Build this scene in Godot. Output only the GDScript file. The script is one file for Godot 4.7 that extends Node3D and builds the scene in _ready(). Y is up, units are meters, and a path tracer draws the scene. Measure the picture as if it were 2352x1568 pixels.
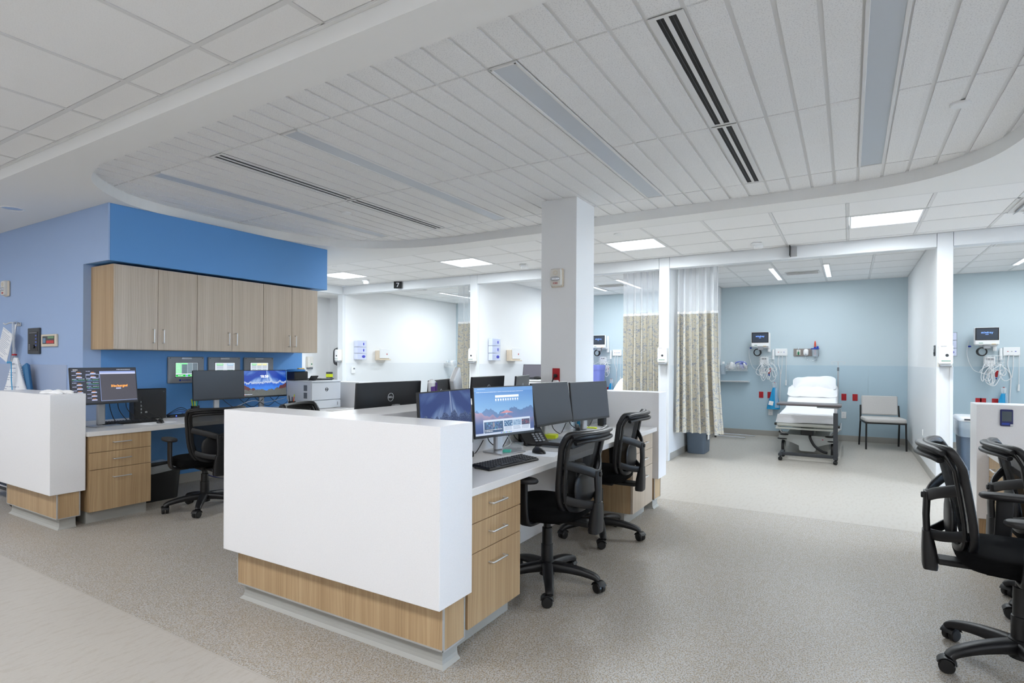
extends Node3D
# An emergency department nurse station: white fronted desks under a recessed plank ceiling, treatment bays behind.

class MB:
	# collects triangles; corners are given counter-clockwise as seen from outside
	var v := PackedVector3Array()
	var n := PackedVector3Array()
	var u := PackedVector2Array()
	var t := Transform3D()

	func at(p: Vector3, euler := Vector3.ZERO) -> MB:
		t = Transform3D(Basis.from_euler(euler), p)
		return self

	func tri(a: Vector3, b: Vector3, c: Vector3) -> void:
		var A := t * a
		var B := t * b
		var C := t * c
		var f := (B - A).cross(C - A).normalized()
		v.append_array([A, C, B])
		n.append_array([f, f, f])
		u.append_array([Vector2.ZERO, Vector2.ZERO, Vector2.ZERO])

	func trin(a: Vector3, b: Vector3, c: Vector3, na: Vector3, nb: Vector3, nc: Vector3) -> void:
		v.append_array([t * a, t * c, t * b])
		n.append_array([(t.basis * na).normalized(), (t.basis * nc).normalized(), (t.basis * nb).normalized()])
		u.append_array([Vector2.ZERO, Vector2.ZERO, Vector2.ZERO])

	func quad(a: Vector3, b: Vector3, c: Vector3, d: Vector3) -> void:
		tri(a, b, c)
		tri(a, c, d)

	func quo(a: Vector3, b: Vector3, c: Vector3, d: Vector3, ctr: Vector3) -> void:
		if (b - a).cross(c - a).dot((a + b + c + d) * 0.25 - ctr) < 0.0:
			quad(d, c, b, a)
		else:
			quad(a, b, c, d)

	func face(a: Vector3, b: Vector3, c: Vector3, d: Vector3) -> MB:
		# bottom left, bottom right, top right, top left, with picture coordinates
		var A := t * a
		var f := (t * b - A).cross(t * c - A).normalized()
		v.append_array([A, t * c, t * b, A, t * d, t * c])
		for i in 6:
			n.append(f)
		u.append_array([Vector2(0, 1), Vector2(1, 0), Vector2(1, 1), Vector2(0, 1), Vector2(0, 0), Vector2(1, 0)])
		return self

	func box(c: Vector3, s: Vector3, b := 0.0) -> MB:
		var h := s * 0.5
		if b <= 0.0:
			for ax in 3:
				for sg in [-1.0, 1.0]:
					var e := [Vector3.RIGHT, Vector3.UP, Vector3.BACK]
					var o: Vector3 = e[ax] * h[ax] * sg
					var p: Vector3 = e[(ax + 1) % 3] * h[(ax + 1) % 3]
					var q: Vector3 = e[(ax + 2) % 3] * h[(ax + 2) % 3]
					quo(c + o - p - q, c + o + p - q, c + o + p + q, c + o - p + q, c)
			return self
		b = minf(b, minf(h.x, minf(h.y, h.z)) * 0.98)
		var pt := func(sx: float, sy: float, sz: float, ax: int) -> Vector3:
			var r := h - Vector3(b, b, b)
			r[ax] = h[ax]
			return c + r * Vector3(sx, sy, sz)
		for ax in 3:
			for sg in [-1.0, 1.0]:
				var L := []
				for k in [[-1.0, -1.0], [1.0, -1.0], [1.0, 1.0], [-1.0, 1.0]]:
					var s3 := Vector3.ZERO
					s3[ax] = sg
					s3[(ax + 1) % 3] = k[0]
					s3[(ax + 2) % 3] = k[1]
					L.append(pt.call(s3.x, s3.y, s3.z, ax))
				quo(L[0], L[1], L[2], L[3], c)
		for ax in 3:
			var a1 := (ax + 1) % 3
			var a2 := (ax + 2) % 3
			for k in [[-1.0, -1.0], [1.0, -1.0], [1.0, 1.0], [-1.0, 1.0]]:
				var s1 := Vector3.ZERO
				s1[a1] = k[0]
				s1[a2] = k[1]
				var s2 := s1
				s1[ax] = -1.0
				s2[ax] = 1.0
				quo(pt.call(s1.x, s1.y, s1.z, a1), pt.call(s2.x, s2.y, s2.z, a1), pt.call(s2.x, s2.y, s2.z, a2), pt.call(s1.x, s1.y, s1.z, a2), c)
		for sx in [-1.0, 1.0]:
			for sy in [-1.0, 1.0]:
				for sz in [-1.0, 1.0]:
					var p0: Vector3 = pt.call(sx, sy, sz, 0)
					var p1: Vector3 = pt.call(sx, sy, sz, 1)
					var p2: Vector3 = pt.call(sx, sy, sz, 2)
					if (p1 - p0).cross(p2 - p0).dot(p0 - c) < 0.0:
						tri(p0, p2, p1)
					else:
						tri(p0, p1, p2)
		return self

	func span(a: Vector3, b: Vector3, bev := 0.0) -> MB:
		# a box from corner a to corner b
		return box((a + b) * 0.5, (b - a).abs(), bev)

	func prism(poly: PackedVector2Array, y0: float, y1: float) -> MB:
		# the outline lies in x and z
		var ids := Geometry2D.triangulate_polygon(poly)
		for i in range(0, ids.size(), 3):
			var a := poly[ids[i]]
			var b := poly[ids[i + 1]]
			var c := poly[ids[i + 2]]
			var A := Vector3(a.x, y1, a.y)
			var B := Vector3(b.x, y1, b.y)
			var C := Vector3(c.x, y1, c.y)
			var d := Vector3(0, y0 - y1, 0)
			if (B - A).cross(C - A).y < 0.0:
				tri(A, C, B)
				tri(A + d, B + d, C + d)
			else:
				tri(A, B, C)
				tri(A + d, C + d, B + d)
		var k := poly.size()
		var area := 0.0
		for i in k:
			area += poly[i].x * poly[(i + 1) % k].y - poly[(i + 1) % k].x * poly[i].y
		for i in k:
			var p := poly[i]
			var q := poly[(i + 1) % k]
			if area < 0.0:
				quad(Vector3(p.x, y0, p.y), Vector3(q.x, y0, q.y), Vector3(q.x, y1, q.y), Vector3(p.x, y1, p.y))
			else:
				quad(Vector3(q.x, y0, q.y), Vector3(p.x, y0, p.y), Vector3(p.x, y1, p.y), Vector3(q.x, y1, q.y))
		return self

	func rings(R: Array, N: Array, closed_v := false, cap0 := true, cap1 := true) -> MB:
		# R: rows of points round a body, N: their normals
		var k: int = R[0].size()
		var rows := R.size()
		for i in (rows if closed_v else rows - 1):
			var j := (i + 1) % rows
			for a in k:
				var b := (a + 1) % k
				trin(R[i][a], R[i][b], R[j][b], N[i][a], N[i][b], N[j][b])
				trin(R[i][a], R[j][b], R[j][a], N[i][a], N[j][b], N[j][a])
		if not closed_v:
			if cap0:
				for a in range(1, k - 1):
					tri(R[0][0], R[0][a + 1], R[0][a])
			if cap1:
				for a in range(1, k - 1):
					tri(R[rows - 1][0], R[rows - 1][a], R[rows - 1][a + 1])
		return self

	func sweep(pts: Array, w, h, k := 10, up := Vector3.UP, closed := false, e := 2.0) -> MB:
		# a bar of width 2w and height 2h along the points; e above 2 squares its section
		var R := []
		var N := []
		var m := pts.size()
		var last_side := Vector3.RIGHT
		for i in m:
			var p0: Vector3 = pts[(i - 1 + m) % m] if closed or i > 0 else pts[i]
			var p1: Vector3 = pts[(i + 1) % m] if closed or i < m - 1 else pts[i]
			var tan := (p1 - p0).normalized()
			var side := tan.cross(up)
			side = side.normalized() if side.length() > 0.05 else last_side
			last_side = side
			var vv := tan.cross(side).normalized()
			var wi: float = w[i] if w is Array else w
			var hi: float = h[i] if h is Array else h
			var r := []
			var q := []
			for a in k:
				var g := TAU * a / k
				var cs := cos(g)
				var sn := sin(g)
				var x := signf(cs) * pow(absf(cs), 2.0 / e) * wi
				var y := signf(sn) * pow(absf(sn), 2.0 / e) * hi
				r.append(pts[i] + side * x + vv * y)
				q.append((side * cs * hi + vv * sn * wi).normalized())
			R.append(r)
			N.append(q)
		return rings(R, N, closed)

	func tube(pts: Array, r, k := 8, closed := false) -> MB:
		var R := []
		var N := []
		var m := pts.size()
		var side := Vector3.ZERO
		for i in m:
			var p0: Vector3 = pts[(i - 1 + m) % m] if closed or i > 0 else pts[i]
			var p1: Vector3 = pts[(i + 1) % m] if closed or i < m - 1 else pts[i]
			var tan := (p1 - p0).normalized()
			if side == Vector3.ZERO:
				side = tan.cross(Vector3.UP if absf(tan.y) < 0.9 else Vector3.RIGHT).normalized()
			side = (side - tan * side.dot(tan)).normalized()
			var vv := tan.cross(side).normalized()
			var ri: float = r[i] if r is Array else r
			var rr := []
			var q := []
			for a in k:
				var g := TAU * a / k
				var d := side * cos(g) + vv * sin(g)
				rr.append(pts[i] + d * ri)
				q.append(d)
			R.append(rr)
			N.append(q)
		return rings(R, N, closed)

	func lathe(prof: Array, k := 20) -> MB:
		# profile of (radius, height) from the bottom up
		for i in prof.size() - 1:
			var a: Vector2 = prof[i]
			var b: Vector2 = prof[i + 1]
			var d := (b - a).normalized()
			for j in k:
				var g0 := TAU * j / k
				var g1 := TAU * (j + 1) / k
				var c0 := Vector3(cos(g0), 0, sin(g0))
				var c1 := Vector3(cos(g1), 0, sin(g1))
				var n0 := c0 * d.y - Vector3.UP * d.x
				var n1 := c1 * d.y - Vector3.UP * d.x
				var p0 := c0 * a.x + Vector3.UP * a.y
				var p1 := c1 * a.x + Vector3.UP * a.y
				var q0 := c0 * b.x + Vector3.UP * b.y
				var q1 := c1 * b.x + Vector3.UP * b.y
				if a.x > 0.0:
					trin(p1, p0, q0, n1, n0, n0)
				if b.x > 0.0:
					trin(p1, q0, q1, n1, n0, n1)
		return self

	func slab(w: float, d: float, prof: Array, e := 4.0, k := 28) -> MB:
		# a cushion or lozenge: superellipse w by d, profile of (scale, height) from the bottom up
		var R := []
		var N := []
		for i in prof.size():
			var a: Vector2 = prof[maxi(i - 1, 0)]
			var b: Vector2 = prof[mini(i + 1, prof.size() - 1)]
			var slope := Vector2(b.y - a.y, (a.x - b.x) * (w + d) * 0.25).normalized()
			var r := []
			var q := []
			for j in k:
				var g := -TAU * j / k
				var cs := cos(g)
				var sn := sin(g)
				var x := signf(cs) * pow(absf(cs), 2.0 / e)
				var z := signf(sn) * pow(absf(sn), 2.0 / e)
				r.append(Vector3(x * w * 0.5 * prof[i].x, prof[i].y, z * d * 0.5 * prof[i].x))
				var o := Vector3(signf(cs) * pow(absf(cs), 2.0 - 2.0 / e), 0, signf(sn) * pow(absf(sn), 2.0 - 2.0 / e)).normalized()
				q.append(o * slope.x + Vector3.UP * slope.y)
			R.append(r)
			N.append(q)
		return rings(R, N)

	func grid(f: Callable, nu: int, nv: int, wrap := false) -> MB:
		# a smooth sheet f(i / nu, j / nv) with picture coordinates
		var p := []
		for i in nu + 1:
			var row := []
			for j in nv + 1:
				row.append(f.call(float(i) / nu, float(j) / nv))
			p.append(row)
		var nn := []
		for i in nu + 1:
			var row := []
			for j in nv + 1:
				var i0 := i - 1 if i > 0 else (nu - 1 if wrap else 0)
				var i1 := i + 1 if i < nu else (1 if wrap else nu)
				var du: Vector3 = p[i1][j] - p[i0][j]
				var dv: Vector3 = p[i][mini(j + 1, nv)] - p[i][maxi(j - 1, 0)]
				row.append(du.cross(dv).normalized())
			nn.append(row)
		for i in nu:
			for j in nv:
				for c in [[0, 0, 1, 0, 1, 1], [0, 0, 1, 1, 0, 1]]:
					trin(p[i + c[0]][j + c[1]], p[i + c[2]][j + c[3]], p[i + c[4]][j + c[5]], nn[i + c[0]][j + c[1]], nn[i + c[2]][j + c[3]], nn[i + c[4]][j + c[5]])
					var z := u.size()
					u[z - 3] = Vector2(float(i + c[0]) / nu, 1.0 - float(j + c[1]) / nv)
					u[z - 1] = Vector2(float(i + c[2]) / nu, 1.0 - float(j + c[3]) / nv)
					u[z - 2] = Vector2(float(i + c[4]) / nu, 1.0 - float(j + c[5]) / nv)
		return self

	func ball(c: Vector3, r: Vector3, e := 2.0, k := 16) -> MB:
		# an ellipsoid, squarer with e above 2
		var pw := func(x: float) -> float: return signf(x) * pow(absf(x), 2.0 / e)
		return grid(func(a: float, b: float) -> Vector3:
			var g := TAU * a
			var s := PI * (b - 0.5)
			return c + Vector3(pw.call(cos(s)) * pw.call(cos(-g)) * r.x, pw.call(sin(s)) * r.y, pw.call(cos(s)) * pw.call(sin(-g)) * r.z), k, k / 2, true)

	func disc(c: Vector3, axis: Vector3, r: float, half: float, k := 16, bev := 0.0) -> MB:
		# a wheel round an axis
		var keep := t
		var y := axis.normalized()
		var x := y.cross(Vector3.UP if absf(y.y) < 0.9 else Vector3.RIGHT).normalized()
		t = t * Transform3D(Basis(x, y, x.cross(y)), c)
		if bev > 0.0:
			lathe([Vector2(0, -half), Vector2(r - bev, -half), Vector2(r, -half + bev), Vector2(r, half - bev), Vector2(r - bev, half), Vector2(0, half)], k)
		else:
			lathe([Vector2(0, -half), Vector2(r, -half), Vector2(r, half), Vector2(0, half)], k)
		t = keep
		return self

	func mesh() -> ArrayMesh:
		var a := []
		a.resize(Mesh.ARRAY_MAX)
		a[Mesh.ARRAY_VERTEX] = v
		a[Mesh.ARRAY_NORMAL] = n
		a[Mesh.ARRAY_TEX_UV] = u
		var m := ArrayMesh.new()
		m.add_surface_from_arrays(Mesh.PRIMITIVE_TRIANGLES, a)
		return m

var M := {}
var taken := {}
var rng := RandomNumberGenerator.new()

func mb() -> MB:
	return MB.new()

func numbered(called: String) -> String:
	if not taken.has(called):
		taken[called] = 0
		return called
	taken[called] += 1
	return "%s_%03d" % [called, taken[called]]

func tag(o: Node3D, label: String, category: String, group := "") -> Node3D:
	o.set_meta("label", label)
	o.set_meta("category", category)
	if group:
		o.set_meta("group", group)
	return o

func thing(called: String, label: String, category: String, where := Vector3.ZERO, turn := 0.0, group := "") -> Node3D:
	var o := Node3D.new()
	o.name = numbered(called)
	add_child(o)
	o.position = where
	o.rotation.y = turn
	return tag(o, label, category, group)

func part(parent: Node3D, called: String, b: MB, m: Material) -> MeshInstance3D:
	return part_of(parent, called, b.mesh(), m)

func part_of(parent: Node3D, called: String, me: Mesh, m: Material) -> MeshInstance3D:
	var o := MeshInstance3D.new()
	o.name = called
	o.mesh = me
	o.material_override = m
	parent.add_child(o, true)
	return o

func solo(called: String, label: String, category: String, b: MB, m: Material, where := Vector3.ZERO, turn := 0.0, group := "") -> MeshInstance3D:
	var o := MeshInstance3D.new()
	o.name = numbered(called)
	o.mesh = b.mesh()
	o.material_override = m
	add_child(o)
	o.position = where
	o.rotation.y = turn
	tag(o, label, category, group)
	return o

func struct(called: String, b: MB, m: Material) -> MeshInstance3D:
	var o := MeshInstance3D.new()
	o.name = numbered(called)
	o.mesh = b.mesh()
	o.material_override = m
	add_child(o)
	o.set_meta("kind", "structure")
	return o

func text(parent: Node3D, called: String, words: String, height: float, m: Material, where: Vector3, euler := Vector3.ZERO, face := "Droid Sans", weight := 700) -> MeshInstance3D:
	var tm := TextMesh.new()
	var f := SystemFont.new()
	f.font_names = PackedStringArray([face])
	f.font_weight = weight
	tm.font = f
	tm.text = words
	tm.font_size = 48
	tm.pixel_size = height / 35.0
	tm.depth = 0.0012
	tm.curve_step = 4.0
	var o := part_of(parent, called, tm, m)
	o.position = where
	o.rotation = euler
	return o

func V(x: float, y: float, z: float) -> Vector3:
	return Vector3(x, y, z)

func arc(c: Vector3, x: Vector3, y: Vector3, a0: float, a1: float, k: int) -> Array:
	var o := []
	for i in k + 1:
		var g := lerpf(a0, a1, float(i) / k)
		o.append(c + x * cos(g) + y * sin(g))
	return o

func smooth(pts: Array, k := 6, closed := false) -> Array:
	# a curve through the points
	var o := []
	var m := pts.size()
	for i in (m if closed else m - 1):
		var a = pts[(i - 1 + m) % m] if closed or i > 0 else pts[0]
		var b = pts[i]
		var c = pts[(i + 1) % m]
		var d = pts[(i + 2) % m] if closed or i < m - 2 else pts[m - 1]
		for j in k:
			o.append(b.cubic_interpolate(c, a, d, float(j) / k))
	if not closed:
		o.append(pts[m - 1])
	return o

# ---------------------------------------------------------------- materials and textures
func mat(c: Color, rough := 0.6, metal := 0.0, spec := 0.5) -> StandardMaterial3D:
	var m := StandardMaterial3D.new()
	m.albedo_color = c
	m.roughness = rough
	m.metallic = metal
	m.metallic_specular = spec
	return m

func rgb(r: int, g: int, b: int) -> Color:
	return Color(r / 255.0, g / 255.0, b / 255.0)

func noise(freq: float, seed_: int, octaves := 3) -> FastNoiseLite:
	var f := FastNoiseLite.new()
	f.seed = seed_
	f.frequency = freq
	f.noise_type = FastNoiseLite.TYPE_SIMPLEX_SMOOTH
	f.fractal_octaves = octaves
	return f

func field(size: int, freq: float, seed_: int, octaves := 3) -> PackedByteArray:
	var im := noise(freq, seed_, octaves).get_seamless_image(size, size)
	im.convert(Image.FORMAT_L8)
	return im.get_data()

func picture(w: int, h: int, data: PackedByteArray) -> ImageTexture:
	return ImageTexture.create_from_image(Image.create_from_data(w, h, false, Image.FORMAT_RGB8, data))

func two_tone(size: int, layers: Array, base: Color, marks: Array) -> ImageTexture:
	# marks: [layer, threshold, softness, colour, strength], laid one after another
	var f := []
	for l in layers:
		f.append(field(size, l[0], l[1], l[2]))
	var d := PackedByteArray()
	d.resize(size * size * 3)
	for i in size * size:
		var c := base
		for m in marks:
			var x: float = clampf((f[m[0]][i] / 255.0 - m[1]) / m[2], 0.0, 1.0) * m[4]
			if x > 0.0:
				c = c.lerp(m[3], x)
		d[i * 3] = int(c.r * 255.0)
		d[i * 3 + 1] = int(c.g * 255.0)
		d[i * 3 + 2] = int(c.b * 255.0)
	return picture(size, size, d)

func wood_texture(dark: Color, light: Color, seed_: int) -> ImageTexture:
	var a := noise(0.011, seed_, 3)
	var b := noise(0.11, seed_ + 1, 2)
	var c := noise(0.35, seed_ + 2, 2)
	var w := 512
	var h := 256
	var d := PackedByteArray()
	d.resize(w * h * 3)
	for y in h:
		for x in w:
			var bend := a.get_noise_2d(x * 0.5, y * 0.9) * 16.0
			var s := b.get_noise_2d(x + bend, y * 0.05) * 0.5 + c.get_noise_2d(x, y * 0.07) * 0.28 + a.get_noise_2d(x * 1.6 + 900.0, y * 0.2) * 0.6
			var k := dark.lerp(light, clampf(0.5 + s * 0.6, 0.0, 1.0))
			var i := (y * w + x) * 3
			d[i] = int(k.r * 255.0)
			d[i + 1] = int(k.g * 255.0)
			d[i + 2] = int(k.b * 255.0)
	return picture(w, h, d)

func leaf_texture() -> ImageTexture:
	# curtain print: blue grey leaves on sand, some with pale outlines
	var s := 512
	var d := PackedByteArray()
	d.resize(s * s * 3)
	var base := rgb(200, 194, 178)
	var weave := field(s, 0.3, 77, 2)
	for i in s * s:
		var k := 0.94 + weave[i] / 255.0 * 0.1
		d[i * 3] = int(minf(base.r * k, 1.0) * 255)
		d[i * 3 + 1] = int(minf(base.g * k, 1.0) * 255)
		d[i * 3 + 2] = int(minf(base.b * k, 1.0) * 255)
	var cols := [rgb(134, 142, 158), rgb(152, 158, 168), rgb(168, 170, 170), rgb(142, 144, 146)]
	for q in 300:
		var cx := rng.randf() * s
		var cy := rng.randf() * s
		var ang := rng.randf_range(-1.0, 1.0) + (PI if rng.randf() < 0.5 else 0.0) + PI / 2
		var len := rng.randf_range(20.0, 34.0)
		var wid := len * 0.36
		var col: Color = cols[rng.randi() % 4]
		for yy in range(-36, 37):
			for xx in range(-36, 37):
				var lx := xx * cos(ang) + yy * sin(ang)
				var ly := -xx * sin(ang) + yy * cos(ang)
				var edge := wid * (1.0 - pow(absf(lx) / len, 1.6))
				if absf(lx) < len and absf(ly) < edge:
					var c := col
					if absf(ly) < 1.3 or absf(absf(ly) - edge) < 1.6:
						c = rgb(222, 216, 200)
					var i := (posmod(int(cy) + yy, s) * s + posmod(int(cx) + xx, s)) * 3
					d[i] = int(c.r * 255)
					d[i + 1] = int(c.g * 255)
					d[i + 2] = int(c.b * 255)
	return picture(s, s, d)

func tri_mat(tex: Texture2D, rough: float, sc: Vector3, in_world := true, spec := 0.5) -> StandardMaterial3D:
	var m := mat(Color.WHITE, rough, 0.0, spec)
	m.albedo_texture = tex
	m.uv1_triplanar = true
	m.uv1_world_triplanar = in_world
	m.uv1_triplanar_sharpness = 8.0
	m.uv1_scale = sc
	return m

func bumped(m: StandardMaterial3D, freq: float, seed_: int, cm: float, sc: Vector3) -> StandardMaterial3D:
	var nt := NoiseTexture2D.new()
	nt.width = 256
	nt.height = 256
	nt.seamless = true
	nt.noise = noise(freq, seed_, 3)
	m.heightmap_enabled = true
	m.heightmap_texture = nt
	m.heightmap_scale = cm
	m.uv1_triplanar = true
	m.uv1_world_triplanar = true
	m.uv1_scale = sc
	return m

func glow(tex: Texture2D, energy: float, rough := 0.3) -> StandardMaterial3D:
	var m := mat(Color(0.01, 0.01, 0.012), rough)
	m.emission_enabled = true
	m.emission_operator = BaseMaterial3D.EMISSION_OP_MULTIPLY
	m.emission = Color.WHITE
	m.emission_texture = tex
	m.emission_energy_multiplier = energy
	return m

func glow_flat(c: Color, energy: float) -> StandardMaterial3D:
	var m := mat(c, 0.5)
	m.emission_enabled = true
	m.emission = c
	m.emission_energy_multiplier = energy
	return m

func clear(c: Color, a: float, rough := 0.1) -> StandardMaterial3D:
	var m := mat(Color(c.r, c.g, c.b, a), rough)
	m.transparency = BaseMaterial3D.TRANSPARENCY_ALPHA
	return m

func make_materials() -> void:
	# the floors
	M.speckle = tri_mat(two_tone(1024, [[0.014, 5, 4], [0.085, 8, 3], [0.16, 9, 2], [0.08, 12, 3]], rgb(176, 172, 167), [[1, 0.48, 0.1, rgb(154, 151, 147), 0.75], [0, 0.5, 0.16, rgb(160, 150, 134), 0.5], [3, 0.56, 0.05, rgb(142, 122, 92), 0.85], [2, 0.6, 0.06, rgb(202, 199, 194), 0.7], [1, 0.63, 0.04, rgb(122, 116, 108), 0.7]]), 0.42, V(1.15, 1, 0.85) / 0.95)
	M.light_floor = tri_mat(two_tone(512, [[0.03, 15, 3], [0.2, 18, 2]], rgb(178, 172, 163), [[0, 0.5, 0.3, rgb(169, 161, 150), 0.8], [1, 0.5, 0.2, rgb(188, 182, 174), 0.5]]), 0.4, V(1, 1, 0.25) / 0.5)
	M.weld = mat(rgb(178, 172, 164), 0.5)
	# wall and trim colours
	M.white_wall = bumped(mat(rgb(238, 239, 240), 0.55), 0.12, 31, 0.02, V(3, 3, 3))
	M.gyp = mat(rgb(238, 238, 237), 0.75)
	M.blue_wall = bumped(mat(rgb(92, 152, 214), 0.5), 0.12, 32, 0.02, V(3, 3, 3))
	M.slate_wall = bumped(mat(rgb(160, 184, 222), 0.5), 0.12, 33, 0.02, V(3, 3, 3))  # front face of the blue block, paler and greyer than its side
	M.pale_wall = bumped(mat(rgb(192, 207, 214), 0.55), 0.12, 34, 0.02, V(3, 3, 3))
	M.pale_sheet = mat(rgb(176, 198, 210), 0.4)
	M.trim_white = mat(rgb(226, 229, 232), 0.4)
	M.vinyl_base = mat(rgb(160, 157, 151), 0.5)
	M.toe = mat(rgb(166, 165, 159), 0.45)
	# ceilings
	M.plank = tri_mat(two_tone(512, [[0.12, 41, 2], [0.3, 44, 2]], rgb(241, 241, 241), [[0, 0.62, 0.08, rgb(216, 216, 217), 0.75], [1, 0.6, 0.1, rgb(228, 228, 229), 0.6]]), 0.9, V(1, 1, 1) / 0.6)
	M.tile = tri_mat(two_tone(256, [[0.2, 45, 2]], rgb(244, 244, 244), [[0, 0.6, 0.12, rgb(234, 234, 234), 0.6]]), 0.9, V(1, 1, 1) / 0.4)
	M.tee = mat(rgb(226, 226, 226), 0.5)
	M.lens_off = mat(rgb(196, 202, 210), 0.35)
	M.black_slot = mat(rgb(12, 13, 15), 0.6)
	# desks
	M.quartz = tri_mat(two_tone(512, [[0.16, 51, 2], [0.35, 52, 2]], rgb(236, 235, 236), [[0, 0.6, 0.1, rgb(228, 227, 228), 0.6], [1, 0.64, 0.08, rgb(244, 244, 244), 0.8]]), 0.28, V(1, 1, 1) / 0.5)
	M.worktop = tri_mat(two_tone(512, [[0.2, 53, 2], [0.4, 54, 2]], rgb(226, 224, 222), [[0, 0.6, 0.1, rgb(216, 214, 212), 0.6], [1, 0.64, 0.08, rgb(236, 235, 234), 0.8]]), 0.3, V(1, 1, 1) / 0.5)
	M.wood = tri_mat(wood_texture(rgb(158, 128, 92), rgb(200, 172, 134), 61), 0.42, V(1 / 0.85, 1 / 2.9, 1 / 0.85))
	M.wood_grey = tri_mat(wood_texture(rgb(172, 155, 136), rgb(206, 191, 173), 64), 0.34, V(1 / 0.8, 1 / 2.9, 1 / 0.8))
	M.dark_gap = mat(rgb(46, 38, 30), 0.8)
	M.alu = mat(rgb(196, 197, 198), 0.35, 0.6)
	M.steel = mat(rgb(214, 215, 217), 0.38, 0.85)
	M.chrome = mat(rgb(222, 224, 228), 0.12, 1.0)
	# chair and device plastics
	M.black = mat(rgb(13, 13, 15), 0.42)
	M.black_soft = mat(rgb(12, 12, 13), 0.6)
	M.chair_frame = mat(rgb(14, 14, 17), 0.45)
	M.arm_pad = mat(rgb(34, 33, 35), 0.5)
	M.seat_cloth = bumped(mat(rgb(7, 7, 8), 0.95, 0.0, 0.25), 0.4, 71, 0.05, V(8, 8, 8))
	M.mesh_cloth = mat(Color(0.012, 0.012, 0.014, 0.86), 0.85)
	M.mesh_cloth.transparency = BaseMaterial3D.TRANSPARENCY_ALPHA
	M.bezel = mat(rgb(15, 15, 17), 0.35)
	M.screen_off = mat(rgb(56, 60, 68), 0.38)  # switched-off glass, its grey lifted to stand in for reflections of the room
	M.monitor_back = mat(rgb(26, 27, 30), 0.38)
	M.silver = mat(rgb(186, 187, 190), 0.32, 0.7)
	M.logo = mat(rgb(206, 210, 214), 0.4)
	M.keys = mat(rgb(30, 30, 33), 0.5)
	M.key_mark = mat(rgb(170, 172, 176), 0.6)
	M.cable = mat(rgb(12, 12, 14), 0.5)
	M.cable_white = mat(rgb(222, 224, 226), 0.45)
	M.cable_blue = mat(rgb(34, 52, 150), 0.5)
	M.white = mat(rgb(236, 237, 238), 0.4)
	M.offwhite = mat(rgb(226, 222, 214), 0.45)
	M.beige = mat(rgb(222, 208, 188), 0.5)
	M.grey = mat(rgb(150, 153, 158), 0.45)
	M.mid_grey = mat(rgb(104, 110, 118), 0.5)
	M.dark_grey = mat(rgb(58, 61, 66), 0.45)
	M.paper = mat(rgb(240, 240, 240), 0.8)
	M.red = mat(rgb(178, 16, 30), 0.4)
	M.orange = mat(rgb(214, 70, 30), 0.4)
	M.green = mat(rgb(30, 120, 82), 0.4)
	M.blue_plastic = mat(rgb(24, 62, 168), 0.35)
	M.purple = mat(rgb(96, 62, 140), 0.4)
	M.lilac = mat(rgb(120, 130, 206), 0.45)
	M.glove_blue = mat(rgb(62, 68, 196), 0.5)
	M.cyan_print = mat(rgb(16, 150, 206), 0.35)
	M.teal = mat(rgb(72, 190, 168), 0.7)
	M.lime = mat(rgb(206, 218, 36), 0.7)
	M.pencil = mat(rgb(200, 160, 60), 0.6)
	M.bin_slate = mat(rgb(92, 106, 122), 0.5)
	M.bin_black = mat(rgb(14, 14, 15), 0.4)
	M.bag_film = clear(rgb(210, 226, 238), 0.35, 0.2)
	M.film = clear(rgb(235, 240, 245), 0.3, 0.15)
	M.acrylic = clear(rgb(235, 242, 250), 0.12, 0.04)
	M.printer = mat(rgb(216, 221, 228), 0.4)
	M.taupe = mat(rgb(138, 130, 126), 0.4)
	M.sheet = bumped(mat(rgb(238, 239, 242), 0.85), 0.03, 81, 0.25, V(1.5, 1.5, 1.5))
	M.bed_grey = mat(rgb(176, 180, 178), 0.4)
	M.bed_rail = mat(rgb(206, 208, 200), 0.4)
	M.table_top = mat(rgb(104, 98, 100), 0.35)
	M.table_frame = mat(rgb(44, 47, 52), 0.45)
	M.guest_cloth = tri_mat(two_tone(256, [[0.25, 91, 2], [0.06, 92, 2]], rgb(196, 193, 190), [[0, 0.5, 0.2, rgb(178, 175, 173), 0.7], [1, 0.5, 0.3, rgb(206, 203, 200), 0.5]]), 0.9, V(8, 3, 8))
	M.guest_frame = mat(rgb(20, 19, 20), 0.4)
	var ct := mat(Color.WHITE, 0.85)
	ct.albedo_texture = leaf_texture()
	ct.uv1_scale = V(2.4, 3.4, 1)
	ct.backlight_enabled = true
	ct.backlight = Color(0.25, 0.24, 0.22)
	M.curtain = ct
	M.net = clear(rgb(240, 243, 247), 0.38, 0.8)
	M.acryl_sheet = mat(rgb(164, 180, 210), 0.3)
	M.wire_white = mat(rgb(224, 226, 228), 0.4)
	M.bottle_clear = clear(rgb(214, 226, 238), 0.3, 0.1)
	M.led_blue = glow_flat(rgb(60, 90, 255), 6.0)
	M.sign_black = mat(rgb(20, 21, 24), 0.35)
	M.strobe_lens = clear(rgb(225, 230, 236), 0.3, 0.05)

# ---------------------------------------------------------------- pictures on the screens
func canvas(w: int, h: int, c: Color) -> Image:
	var im := Image.create(w, h, false, Image.FORMAT_RGB8)
	im.fill(c)
	return im

func dots(im: Image, x: int, y: int, w: int, h: int, c: Color) -> void:
	im.fill_rect(Rect2i(x, y, w, h), c)

func scribble(im: Image, x: int, y: int, w: int, h: int, c: Color) -> void:
	# a run of small marks the size of a line of print
	var q := x
	while q < x + w:
		var k := rng.randi_range(2, 6)
		dots(im, q, y, mini(k, x + w - q), h, c)
		q += k + rng.randi_range(1, 2)

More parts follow.
